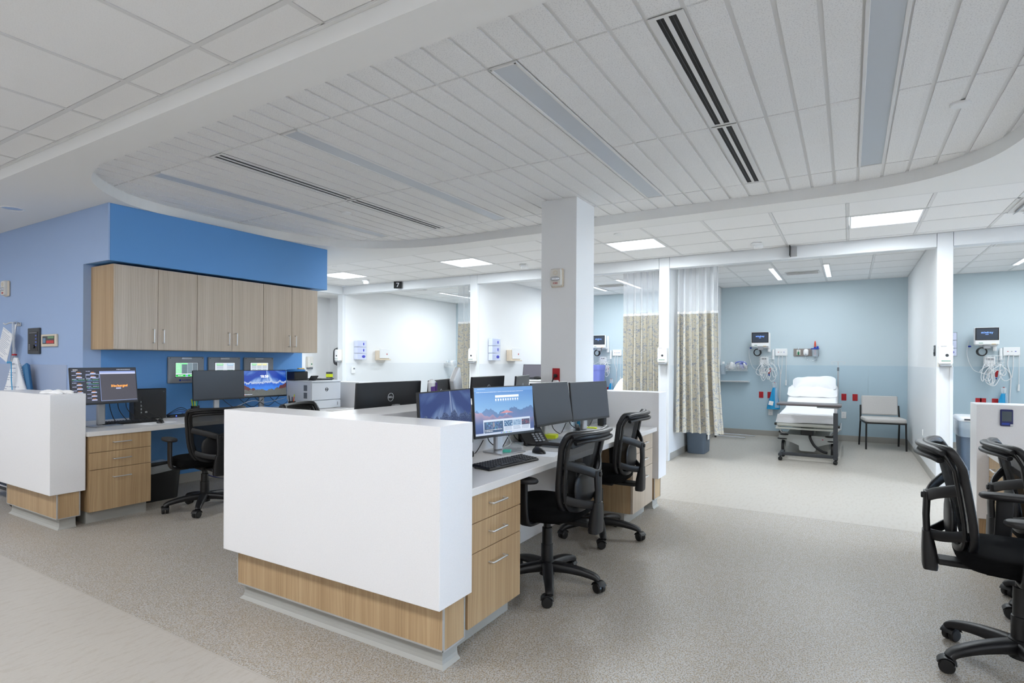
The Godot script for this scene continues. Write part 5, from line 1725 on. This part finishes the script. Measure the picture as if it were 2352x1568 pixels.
func build_bays() -> void:
	build_bed()
	build_overbed_table()
	build_guest_chair()
	headwall(0.0, "beside the stretcher")
	headwall(3.19, "past the thermometer desk")
	headwall(-3.13, "beside the lilac bin")
	for x in [-0.075, 0.09]:
		red_socket(x, 0.755, "red emergency socket beside the raised pillow")
	socket("white wall socket below the hanging blue bag", V(-1.235, 0.435, BACK + 0.004), 0, M.white)
	socket("white wall socket below the red sockets by the guest chair", V(-0.075, 0.445, BACK + 0.004), 0, M.white)
	red_socket(1.74, 0.75, "red emergency socket above the digital thermometer panel")
	# baskets and rail left of the stretcher
	wire_basket("white wire basket packed with sealed supplies over the steel rail", V(-1.81, 1.2, BACK), 0.37)
	for k in 6:
		solo("supply_packet", "sealed clear supply packet in the wall basket by the curtain", "packet", mb().at(Vector3.ZERO, V(0.1 - 0.08 * k, 0.3 * k, 0.2 * (k - 2.5))).box(V(0, 0, 0), V(0.1, 0.13, 0.03), 0.012), [M.film, M.paper, M.bottle_clear, M.film, M.lilac, M.paper][k], V(-1.95 + 0.058 * k, 1.27 + 0.012 * (k % 3), BACK + 0.07 + 0.02 * (k % 2)), 0, "sealed packets in the wall basket")
	var bt := thing("spray_bottle", "translucent bottle hanging beside the wire basket", "bottle", V(-2.05, 1.12, BACK + 0.1))
	part(bt, "bottle_body", mb().lathe([V2(0, 0), V2(0.045, 0), V2(0.048, 0.02), V2(0.048, 0.17), V2(0.02, 0.2), V2(0.018, 0.23), V2(0, 0.235)], 18), M.bottle_clear)
	part(bt, "bottle_cap", mb().lathe([V2(0, 0.2), V2(0.024, 0.2), V2(0.024, 0.24), V2(0, 0.242)], 16), M.white)
	solo("tube_bundle", "coil of clear tubing resting on the wire basket", "tubing", mb().tube(arc(V(-1.74, 1.31, BACK + 0.09), V(0.1, 0, 0.02), V(0, 0.05, 0.03), 0, TAU * 0.97, 24), 0.011, 8, true), M.lilac)
	var rl := thing("wall_rail", "brushed steel rail shelf below the wire basket", "rail", V(-1.85, 0.995, BACK))
	part(rl, "rail_bar", mb().tube([V(-0.24, 0, 0.14), V(0.24, 0, 0.14)], 0.012, 10), M.steel)
	part(rl, "shelf_plate", mb().box(V(0, -0.012, 0.08), V(0.5, 0.008, 0.15), 0.002), M.steel)
	for s in [-1.0, 1.0]:
		part(rl, "end_bracket", mb().box(V(s * 0.25, -0.005, 0.08), V(0.012, 0.03, 0.16), 0.003), M.steel)
	# steel legs of a tray stand on the floor behind the curtain
	var ts := thing("tray_stand_base", "low chrome stand base on the floor under the patterned curtain", "stand", V(-1.8, 0, -10.85))
	for s in [0.0, 0.36]:
		part(ts, "foot_bar", mb().tube([V(-0.28, 0.03, s - 0.1), V(0.36 - s * 0.3, 0.03, s - 0.05)], 0.012, 8), M.chrome)
	part(ts, "cross_bar", mb().tube([V(-0.27, 0.03, -0.1), V(-0.27, 0.03, 0.26)], 0.012, 8), M.chrome)
	part(ts, "upright", mb().tube([V(-0.27, 0.03, 0.1), V(-0.27, 0.8, 0.1)], 0.012, 8), M.chrome)
	for s in [-0.1, 0.26]:
		part(ts, "glide", mb().disc(V(-0.26, 0.012, s), Vector3.UP, 0.018, 0.012, 10), M.black)
	curtain("patterned leaf curtain with net top drawn back at the stretcher bay", -2.06, -1.53, -8.0, 0.37, 6, 0.07, 0.4)
	curtain("patterned leaf curtain drawn back at the bay with the lilac bin", -2.86, -2.3, -8.0, 0.37, 6, 0.02, 2.1)
	curtain("patterned leaf curtain seen past the post by the number seven sign", -6.02, -5.44, -8.25, 0.37, 6, 0.02, 1.2)
	var b := bin_("waste_bin", "slate grey waste bin under the drawn leaf curtain", V(-2.0 + 0.06, 0, -8.72), 0.3, 0.5, 0.72, M.bin_slate)
	part(b, "label_sheet", mb().face(V(0.152, 0.2, 0.1), V(0.152, 0.2, -0.02), V(0.156, 0.42, -0.02), V(0.156, 0.42, 0.1)), M.paper)
	part(b, "grip", mb().box(V(0, 0.35, 0.242), V(0.2, 0.012, 0.012), 0.003), M.bin_slate)
	var hb := bin_("linen_bin", "slate grey wheeled linen bin with clear film and white lid", V(1.25, 0.0, -8.0), 0.42, 0.5, 0.7, M.bin_slate)
	part(hb, "film_wrap", mb().slab(0.43, 0.51, [V2(1.0, 0.55), V2(1.03, 0.56), V2(1.05, 0.71), V2(1.03, 0.72)], 6.0, 32), M.bag_film)
	part(hb, "lid", mb().slab(0.45, 0.53, [V2(0.98, 0.72), V2(1.0, 0.73), V2(1.0, 0.755), V2(0.96, 0.765)], 6.0, 32), M.white)
	for k in 3:
		part(hb, "lid_print", mb().box(V(-0.14 + 0.13 * k, 0.742, 0.266), V(0.08, 0.018, 0.002)), M.dark_grey)
	part(hb, "kick_plate", mb().box(V(-0.05, 0.12, 0.24), V(0.22, 0.14, 0.02), 0.005), M.mid_grey)
	hand_gel("white gel dispenser on the post by the leaf curtain", -2.17)
	hand_gel("white gel dispenser on the post beside the light switch", 0.89)
	hand_gel("white gel dispenser on the post past the scanner", -5.31)
	hand_gel("white gel dispenser on the post in front of the black towel dispenser", -8.46)
	glove_rack("stacked blue glove boxes on white wall above the thermostat", V(-8.405, 1.55, -8.08), PI / 2)
	glove_rack("stacked blue glove boxes on white wall beside the laptop cart", V(-5.265, 1.545, -8.13), PI / 2)
	glove_rack("stacked blue glove boxes on the pale blue wall beyond the post", V(1.33, 1.65, BACK), 0)
	sharps_bin("beige wall sharps container with red mark near the thermostat", V(-8.405, 1.48, -8.69), PI / 2)
	sharps_bin("beige wall sharps container with red mark over the laptop cart", V(-5.265, 1.475, -8.76), PI / 2)
	var th := thing("thermostat", "small white thermostat below the glove boxes", "thermostat", V(-8.405, 1.155, -7.93), PI / 2)
	part(th, "case", mb().box(V(0, 0, 0.012), V(0.09, 0.13, 0.024), 0.006), M.white)
	part(th, "display", mb().box(V(0.01, 0.03, 0.025), V(0.04, 0.03, 0.002)), M.mid_grey)
	var sw := thing("light_switch", "black and steel switch plate on the bay side wall", "switch", V(0.828, 1.49, -7.9), -PI / 2)
	part(sw, "plate", mb().box(V(0, 0, 0.003), V(0.12, 0.12, 0.006), 0.002), M.dark_grey)
	part(sw, "rocker", mb().box(V(0, 0.03, 0.008), V(0.07, 0.03, 0.005), 0.001), M.silver)
	part(sw, "rocker", mb().box(V(0, -0.03, 0.008), V(0.07, 0.03, 0.005), 0.001), M.black)
	solo("door_stop", "small white door stop low on the bay side wall", "door stop", mb().tube([V(0, 0.03, 0), V(0, -0.05, 0)], 0.008, 8), M.white, V(0.815, 0.47, -8.92))
	wire_basket("wire basket of supplies on the white wall past the sharps container", V(-8.25, 1.2, -11.0), 0.3)
	for k in 4:
		solo("supply_packet", "sealed clear supply packet in the basket beyond the sharps container", "packet", mb().at(Vector3.ZERO, V(0.1, 0.4 * k, 0.25 * (k - 1.5))).box(V(0, 0, 0), V(0.09, 0.13, 0.035), 0.012), [M.film, M.bottle_clear, M.paper, M.bottle_clear][k], V(-8.36 + 0.075 * k, 1.29, -10.92), 0, "sealed packets in the basket past the sharps container")
	# bay with the lilac bin
	var lc := thing("laundry_bin", "lilac plastic bin with lid in the bay behind the column", "bin", V(-4.55, 0, -10.9))
	part(lc, "tub", mb().slab(0.4, 0.36, [V2(0.85, 0), V2(0.88, 0.02), V2(1.0, 1.15), V2(1.0, 1.17)], 6.0, 28), M.lilac)
	part(lc, "lid", mb().slab(0.42, 0.38, [V2(0.98, 1.17), V2(1.0, 1.18), V2(1.0, 1.27), V2(0.97, 1.28)], 6.0, 28), M.lilac)
	var bd := thing("stretcher_bed", "white sheeted stretcher in the bay behind the dark monitors", "stretcher", V(-3.65, 0, -10.0))
	part(bd, "mattress", mb().at(V(0, 0.62, 0)).slab(0.72, 1.9, [V2(0.98, -0.12), V2(1.0, -0.1), V2(1.0, -0.02), V2(0.95, 0.03), V2(0.5, 0.04)], 6.0, 32), M.sheet)
	part(bd, "raised_head", mb().at(V(0, 0.8, -0.7), V(0.5, 0, 0)).slab(0.72, 0.8, [V2(0.98, -0.08), V2(1.0, -0.06), V2(1.0, 0.04), V2(0.9, 0.08), V2(0.4, 0.09)], 5.0, 28), M.sheet)
	part(bd, "frame", mb().span(V(-0.36, 0.4, -0.9), V(0.36, 0.5, 0.95), 0.02), M.bed_grey)
	for s in [-1.0, 1.0]:
		for e in [-0.7, 0.7]:
			part(bd, "leg", mb().span(V(s * 0.3 - 0.02, 0.0, e - 0.02), V(s * 0.3 + 0.02, 0.4, e + 0.02), 0.004), M.bed_grey)
	# computer cart
	var ct := thing("computer_cart", "white rolling computer cart between the column and white partition", "cart", V(-4.72, 0, -8.6), 0.1)
	part(ct, "cart_top", mb().box(V(0, 1.02, 0), V(0.5, 0.03, 0.42), 0.01), M.white)
	part(ct, "drawer", mb().box(V(0, 0.95, 0), V(0.44, 0.1, 0.38), 0.008), M.white)
	part(ct, "column_post", mb().box(V(0, 0.5, -0.05), V(0.09, 0.85, 0.07), 0.01), M.grey)
	part(ct, "base_plate", mb().box(V(0, 0.09, 0), V(0.46, 0.04, 0.46), 0.012), M.mid_grey)
	for s in [-1.0, 1.0]:
		for e in [-1.0, 1.0]:
			part(ct, "caster", mb().disc(V(s * 0.2, 0.036, e * 0.2), Vector3.RIGHT, 0.036, 0.014, 14, 0.004), M.black)
	var nb := thing("notebook_computer", "open notebook computer with dim grey screen on the white cart", "laptop", V(-4.76, 1.035, -8.6), 0.12)
	part(nb, "keyboard_deck", mb().box(V(0, 0.008, 0.06), V(0.36, 0.014, 0.22), 0.004), M.dark_grey)
	part(nb, "lid", mb().at(V(0, 0.135, -0.08), V(-0.2, 0, 0)).box(V(0, 0, 0), V(0.37, 0.25, 0.01), 0.003), M.bezel)
	part(nb, "screen", mb().at(V(0, 0.135, -0.08), V(-0.2, 0, 0)).face(V(-0.175, -0.11, 0.0056), V(0.175, -0.11, 0.0056), V(0.175, 0.118, 0.0056), V(-0.175, 0.118, 0.0056)), mat(rgb(112, 108, 118), 0.4))
	var sn := thing("cart_scanner", "black barcode scanner lying on the white cart", "scanner", V(-4.58, 1.035, -8.5), 0.6)
	part(sn, "scanner_head", mb().ball(V(0, 0.03, 0), V(0.07, 0.025, 0.04), 2.6, 14), M.black)
	part(sn, "grip", mb().tube([V(0.04, 0.02, 0), V(0.11, 0.015, 0.02)], 0.016, 10), M.black)
	# ceiling of the bays
	for i in POSTS.size() - 1:
		var a: float = POSTS[i] + 0.06
		var g := thing("air_grille", "white ceiling air grille between the bay strip lights", "air vent", V(a + 1.47, CEIL - 0.004, -9.96), 0, "ceiling air grilles in the bays")
		part(g, "frame", mb().box(V(0, 0, 0), V(0.48, 0.01, 0.26), 0.003), M.tee)
		for k in 4:
			part(g, "louver", mb().at(V(0, -0.008, -0.09 + 0.06 * k), V(0.5, 0, 0)).box(V(0, 0, 0), V(0.44, 0.004, 0.035)), M.tee)
		var r := thing("return_grille", "flat grey return air grille near the bay entrance", "air vent", V(a + 0.83, CEIL - 0.004, -8.55), 0, "return air grilles at the bay entrances")
		part(r, "frame", mb().box(V(0, 0, 0), V(0.59, 0.01, 0.58), 0.003), M.tee)
		for k in 14:
			part(r, "louver", mb().box(V(0, -0.006, -0.26 + 0.04 * k), V(0.54, 0.004, 0.03)), M.tee)

# ---------------------------------------------------------------- walls, ceiling devices, signs
func fire_strobe(label: String, where: Vector3, turn: float) -> void:
	var t := thing("fire_alarm", label, "fire alarm", where, turn)
	part(t, "case", mb().at(Vector3.ZERO, V(PI / 2, 0, 0)).slab(0.115, 0.165, [V2(1.0, 0), V2(1.0, 0.035), V2(0.96, 0.045), V2(0.9, 0.05)], 7.0, 32), M.offwhite)
	part(t, "back_box", mb().box(V(0.005, -0.004, 0.012), V(0.125, 0.172, 0.024), 0.008), M.beige)
	part(t, "speaker_rings", mb().tube(arc(V(0, 0.042, 0.05), V(0.014, 0, 0), V(0, 0.014, 0), 0, TAU * 0.98, 18), 0.002, 6, true).tube(arc(V(0, 0.042, 0.05), V(0.024, 0, 0), V(0, 0.02, 0), 0, TAU * 0.98, 20), 0.002, 6, true), M.beige)
	part(t, "strobe_reflector", mb().ball(V(0, -0.014, 0.05), V(0.042, 0.018, 0.016), 3.0, 18), M.chrome)
	part(t, "strobe_lens", mb().ball(V(0, -0.014, 0.052), V(0.048, 0.022, 0.03), 3.0, 18), M.strobe_lens)
	text(t, "letters", "FIRE", 0.017, M.red, V(0, -0.056, 0.0505))
	for s in [-1.0, 1.0]:
		part(t, "red_mark", mb().box(V(s * 0.035, 0.074, 0.0465), V(0.018, 0.003, 0.002)), M.red)

func ceiling_disc(called: String, label: String, cat: String, where: Vector3, r: float, h: float, group: String) -> void:
	var t := thing(called, label, cat, where, 0, group)
	part(t, "plate", mb().lathe([V2(0, -h), V2(r * 0.92, -h), V2(r, -h * 0.7), V2(r, 0), V2(0, 0)], 26), M.white)
	part(t, "neck", mb().lathe([V2(0, 0), V2(r * 0.5, 0), V2(r * 0.5, 0.012), V2(0, 0.012)], 18), M.mid_grey)

func build_rest() -> void:
	fire_strobe("white fire alarm strobe lettered FIRE on the column", V(-2.345, 2.13, -4.744), 0)
	fire_strobe("white fire alarm strobe on the slate blue wall over the bag hook", V(-8.04, 2.13, -2.5), 0)
	# column socket with black plug
	var sk := thing("column_socket", "red socket plate on the column with a black plug", "socket", V(-2.355, 1.215, -4.744))
	part(sk, "plate", mb().box(V(0, 0, 0.004), V(0.075, 0.14, 0.008), 0.002), M.red)
	part(sk, "plug", mb().box(V(0.0, 0.0, 0.02), V(0.034, 0.03, 0.03), 0.006), M.black)
	part(sk, "plug_cord", mb().tube(smooth([V(0, -0.005, 0.032), V(-0.02, -0.05, 0.04), V(-0.035, -0.12, 0.04), V(-0.05, -0.2, 0.05)], 5), 0.005, 7), M.cable)
	part(sk, "charger", mb().box(V(0.005, -0.07, 0.02), V(0.055, 0.06, 0.03), 0.006), M.white)
	# slate wall devices
	var pa := thing("alarm_annunciator", "tall black annunciator panel with buttons on the slate blue wall", "control panel", V(-7.315, 1.535, -2.5))
	part(pa, "plate", mb().box(V(0, 0, 0.01), V(0.28, 0.27, 0.02), 0.004), M.dark_grey)
	part(pa, "inner_plate", mb().box(V(0.01, -0.005, 0.021), V(0.22, 0.2, 0.004), 0.001), M.black)
	for k in 4:
		part(pa, "lit_button", mb().box(V(0.08, 0.055 - 0.034 * k, 0.025), V(0.03, 0.014, 0.003)), mat(rgb(90, 110, 190), 0.5))
		part(pa, "white_key", mb().box(V(-0.08, -0.04 - 0.015 * k, 0.025), V(0.03, 0.007, 0.003)), M.key_mark)
	part(pa, "key_lock", mb().disc(V(0.03, -0.06, 0.025), Vector3.BACK, 0.02, 0.008, 16, 0.003), M.black)
	part(pa, "print_line", mb().box(V(0, 0.085, 0.0235), V(0.18, 0.004, 0.001)), M.key_mark)
	var tp := thing("fire_panel_display", "cream framed display with red and green bars on the slate blue wall", "control panel", V(-6.95, 1.535, -2.5))
	part(tp, "frame", mb().box(V(0, 0, 0.01), V(0.35, 0.125, 0.02), 0.004), M.beige)
	part(tp, "window", mb().box(V(0, 0.005, 0.0205), V(0.27, 0.08, 0.003)), M.dark_grey)
	part(tp, "green_bar", mb().box(V(0.06, 0.03, 0.0225), V(0.14, 0.02, 0.002)), mat(rgb(110, 150, 110), 0.5))
	part(tp, "red_bar", mb().box(V(0.045, -0.015, 0.0225), V(0.17, 0.03, 0.002)), mat(rgb(200, 50, 50), 0.5))
	part(tp, "key_block", mb().box(V(-0.09, 0.0, 0.0225), V(0.06, 0.05, 0.002)), mat(rgb(110, 140, 170), 0.5))
	solo("wall_guard_sheet", "clear grey protective sheet low on the slate blue wall", "wall sheet", mb().box(V(0, 0, 0.002), V(3.4, 1.1, 0.004), 0.001), M.acryl_sheet, V(-8.28, 0.74, -2.5))
	# hook rail with card and bag
	var hk := thing("coat_hook", "chrome double hook on the slate blue wall", "hook", V(-7.72, 1.7, -2.5))
	part(hk, "mount", mb().box(V(0, 0.02, 0.006), V(0.1, 0.04, 0.012), 0.004), M.steel)
	for s in [-1.0, 1.0]:
		part(hk, "prong", mb().tube(smooth([V(s * 0.02, 0.03, 0.01), V(s * 0.07, 0.04, 0.05), V(s * 0.13, 0.02, 0.08), V(s * 0.15, 0.035, 0.09)], 5), 0.007, 8), M.steel)
	part(hk, "rod", mb().tube([V(0, 0.02, 0.03), V(-0.02, -0.2, 0.05), V(-0.06, -0.45, 0.05)], 0.011, 10), M.steel)
	var cd := solo("hanging_card", "white printed instruction card hanging from the chrome hook", "card", mb().face(V(-0.11, -0.16, 0), V(0.11, -0.16, 0), V(0.11, 0.16, 0), V(-0.11, 0.16, 0)).face(V(0.11, -0.16, -0.002), V(-0.11, -0.16, -0.002), V(-0.11, 0.16, -0.002), V(0.11, 0.16, -0.002)), M.printed, V(-7.8, 1.5, -2.4))
	cd.rotation = V(0, 0.1, -0.42)
	var bg := thing("airway_bag", "clear printed airway bag with blue stripe hanging by the slate wall", "bag", V(-7.42, 0.98, -2.38))
	part(bg, "sack", mb().grid(func(a: float, b: float) -> Vector3:
		var g := TAU * a
		var w := lerpf(0.24, 0.04, pow(b, 1.1)) * (1.0 + 0.06 * sin(g * 7.0 + b * 5.0))
		return V(cos(-g) * w - 0.02 * b, -0.02 + b * 0.4, sin(-g) * minf(w * 0.35, 0.08)), 28, 10, true), M.printed)
	part(bg, "blue_stripe", mb().sweep([V(-0.06, 0.33, 0.06), V(0.03, 0.33, 0.055), V(0.1, 0.15, 0.075), V(0.15, -0.02, 0.08)], 0.004, 0.011, 8, V(0.3, 0.5, 0)), M.cyan_print)
	part(bg, "blue_pack", mb().at(V(0.13, 0.14, -0.045), V(0, 0, 0.3)).box(V(0, 0, 0), V(0.12, 0.36, 0.05), 0.02), mat(rgb(50, 112, 160), 0.5))
	part(bg, "neck", mb().tube([V(-0.04, 0.37, 0), V(-0.02, 0.5, 0.02), V(0.0, 0.66, 0.03), V(-0.1, 0.74, 0.0)], 0.012, 8), M.film)
	part(bg, "red_tie", mb().disc(V(-0.03, 0.41, 0.01), Vector3.UP, 0.022, 0.008, 12), M.red)
	var wc := thing("wire_cart", "chrome wire cart partly behind the wall desk end panel", "cart", V(-6.95, 0, -2.25))
	for k in 2:
		var y := 0.16 + 0.16 * k
		part(wc, "shelf", mb().box(V(0, y - 0.03, 0), V(0.9, 0.02, 0.34), 0.004), M.black)
		for s in [-1.0, 1.0]:
			part(wc, "shelf_rail", mb().tube([V(-0.46, y, s * 0.17), V(0.46, y, s * 0.17)], 0.009, 8), M.chrome)
	for sx in [-1.0, 1.0]:
		for sz in [-1.0, 1.0]:
			part(wc, "post", mb().tube([V(sx * 0.45, 0.08, sz * 0.17), V(sx * 0.45, 0.6, sz * 0.17)], 0.011, 8), M.chrome)
			part(wc, "caster", mb().disc(V(sx * 0.45, 0.045, sz * 0.17), Vector3.RIGHT, 0.045, 0.014, 16, 0.004), M.black)
	# bay signs
	for k in 2:
		var x: float = [-6.94, -0.62][k]
		var s := thing("bay_sign", ["black flag sign with a white seven on the bay header", "black flag sign seen edge on over the stretcher bay"][k], "sign", V(x, 2.7, -7.66), 0)
		part(s, "bracket", mb().box(V(0.03, 0, 0.004), V(0.08, 0.12, 0.008), 0.002), M.silver)
		var fl := mb()
		if k == 0:
			fl.at(V(0, 0, 0.06), V(0, 0.55, 0)).box(V(0, 0, 0), V(0.14, 0.125, 0.012), 0.002)
		else:
			fl.at(V(0, 0, 0.06), V(0, PI / 2, 0)).box(V(0, 0, 0), V(0.12, 0.125, 0.012), 0.002)
		part(s, "flag", fl, M.sign_black)
		if k == 0:
			text(s, "numeral", "7", 0.075, M.white, V(0.0034, 0, 0.0655), V(0, 0.55, 0))
	# thermometer on the desk panel
	var dt := thing("digital_thermometer", "dark blue digital thermometer on the white desk panel", "thermometer", V(0.91, 0.985, -4.967))
	part(dt, "case", mb().box(V(0, 0, 0.008), V(0.066, 0.112, 0.016), 0.004), mat(rgb(30, 38, 96), 0.4))
	part(dt, "display", mb().box(V(0, 0.01, 0.0165), V(0.05, 0.066, 0.002)), mat(rgb(74, 86, 92), 0.4))
	part(dt, "button_bar", mb().box(V(-0.006, -0.04, 0.0165), V(0.04, 0.012, 0.002)), M.blue_plastic)
	part(dt, "corner_mark", mb().box(V(0.025, -0.048, 0.0165), V(0.014, 0.014, 0.002)), M.silver)
	# sink alcove
	var td := thing("towel_dispenser", "black paper towel dispenser in the sink alcove behind the post", "dispenser", V(-8.72, 1.42, -8.04))
	part(td, "cover", mb().at(Vector3.ZERO, V(PI / 2, 0, 0)).slab(0.3, 0.38, [V2(0.96, 0), V2(1.0, 0.03), V2(0.98, 0.16), V2(0.85, 0.22), V2(0.5, 0.235)], 4.0, 32), M.dark_grey)
	var so := thing("soap_dispenser", "white soap dispenser with grey spout in the sink alcove", "dispenser", V(-9.2, 1.17, -7.5), PI / 2)
	part(so, "cover", mb().span(V(-0.06, 0.03, 0), V(0.06, 0.25, 0.1), 0.015), M.offwhite)
	part(so, "spout", mb().span(V(-0.045, 0, 0.01), V(0.045, 0.035, 0.1), 0.006), M.mid_grey)
	part(so, "mark", mb().disc(V(0.01, 0.1, 0.1), Vector3.BACK, 0.014, 0.003, 14), M.green)
	var ck := thing("sink_counter", "white sink counter in the alcove beyond the printer", "counter", V(-8.895, 0, -6.98))
	part(ck, "counter_top", mb().span(V(-0.3, 0.86, -1.0), V(0.3, 0.9, 1.0), 0.004), M.worktop)
	part(ck, "cabinet_body", mb().span(V(-0.3, 0.1, -0.98), V(0.27, 0.86, 0.98), 0.003), M.trim_white)
	part(ck, "toe_kick", mb().span(V(-0.3, 0, -0.98), V(0.2, 0.1, 0.98)), M.toe)
	part(ck, "faucet", mb().tube(smooth([V(-0.2, 0.9, 0.1), V(-0.2, 1.08, 0.1), V(-0.14, 1.13, 0.1), V(-0.08, 1.08, 0.1)], 4), 0.012, 8), M.chrome)
	var yb := thing("wipes_box", "small yellow and black box on the sink counter", "box", V(-8.72, 0.9, -7.62))
	part(yb, "carton", mb().box(V(0, 0.11, 0), V(0.1, 0.22, 0.08), 0.003), M.dark_grey)
	part(yb, "yellow_band", mb().box(V(0, 0.15, 0.0), V(0.103, 0.06, 0.083), 0.001), M.lime)
	# ceiling devices
	for p in [V(-0.95, CEIL, -7.24), V(-4.11, CEIL, -7.18), V(-7.33, CEIL, -7.21)]:
		var c := thing("ceiling_camera", "small white ceiling camera over the corridor", "camera", p, 0.3, "ceiling cameras over the corridor")
		part(c, "mount", mb().box(V(0, -0.015, 0), V(0.11, 0.03, 0.08), 0.006), M.white)
		part(c, "head", mb().box(V(0.02, -0.05, 0.01), V(0.1, 0.05, 0.07), 0.012), M.white)
	ceiling_disc("sprinkler_cover", "white round sprinkler cover in the corridor ceiling behind the column", "sprinkler cover", V(-2.22, CEIL, -5.99), 0.045, 0.006, "sprinkler covers in the corridor ceiling")
	ceiling_disc("sprinkler_cover", "white round sprinkler cover in the corridor ceiling past the blue soffit", "sprinkler cover", V(-6.7, CEIL, -5.95), 0.045, 0.006, "sprinkler covers in the corridor ceiling")
	ceiling_disc("sprinkler_cover", "white round disc hanging below planks before the blue soffit", "sprinkler cover", V(-4.43, RECESS, -4.08), 0.05, 0.014, "")
	ceiling_disc("sprinkler_cover", "white round disc hanging below planks over the near task chair", "sprinkler cover", V(0.55, RECESS, -4.16), 0.05, 0.014, "")
	var dl := thing("downlight", "small unlit round downlight in the plaster ceiling by the slate wall", "light", V(-6.79, CEIL, -2.14))
	part(dl, "trim_ring", mb().tube(arc(V(0, -0.002, 0), V(0.085, 0, 0), V(0, 0, 0.085), 0, TAU * 0.98, 28), 0.008, 8, true), M.white)
	part(dl, "reflector", mb().lathe([V2(0.0, -0.001), V2(0.03, -0.002), V2(0.08, -0.004), V2(0.08, 0.0), V2(0, 0.0)], 26), M.chrome)
	var ag := thing("supply_grille", "square louvred air grille in the corridor ceiling past the lit panel", "air vent", V(1.57, CEIL - 0.003, -6.67))
	part(ag, "frame", mb().box(V(0, 0, 0), V(0.6, 0.01, 0.57), 0.003), M.tee)
	for k in 8:
		part(ag, "louver", mb().at(V(-0.24 + 0.068 * k, -0.01, 0), V(0, 0, 0.6)).box(V(0, 0, 0), V(0.045, 0.004, 0.52)), M.grey)

# ---------------------------------------------------------------- set up
const WARM := Color(0.975, 0.985, 1.0)
const COOL := Color(0.95, 0.98, 1.0)
const E_CORRIDOR := 4.7
const E_FRONT := 4.2
const E_BAY := [2.5, 2.5, 1.55, 1.7]
const SEEN := 3.0

func _ready() -> void:
	rng.seed = 7
	# camera: level, shifted up a little, turned left of the bays
	var near := 0.05
	var f := 1293.9
	var cam := Camera3D.new()
	cam.name = "camera"
	cam.projection = Camera3D.PROJECTION_FRUSTUM
	cam.near = near
	cam.far = 60.0
	cam.size = 2.0 * near * 784.0 / f
	cam.frustum_offset = Vector2(0, near * 44.9 / f)
	add_child(cam)
	cam.transform = Transform3D(Basis(Vector3.UP, deg_to_rad(30.899)) * Basis(Vector3.BACK, deg_to_rad(0.2865)), V(0, 1.35, 0))
	var we := WorldEnvironment.new()
	we.name = "environment"
	var e := Environment.new()
	e.background_mode = Environment.BG_SKY
	var sm := ProceduralSkyMaterial.new()
	sm.sky_top_color = Color(0.55, 0.74, 0.98)
	sm.sky_horizon_color = Color(0.78, 0.9, 1.0)
	sm.ground_horizon_color = Color(0.62, 0.68, 0.74)
	sm.ground_bottom_color = Color(0.5, 0.54, 0.58)
	e.sky = Sky.new()
	e.sky.sky_material = sm
	e.background_energy_multiplier = 46.0
	e.tonemap_mode = Environment.TONE_MAPPER_LINEAR
	e.tonemap_exposure = 1.0
	e.sdfgi_enabled = true
	e.ssao_enabled = true
	e.ssil_enabled = true
	we.environment = e
	add_child(we)
	make_materials()
	build_lights()
	build_room()
	build_desks()
	build_chairs()
	make_screens()
	build_middle_desk_things()
	build_wall_desk_things()
	build_bays()
	build_rest()
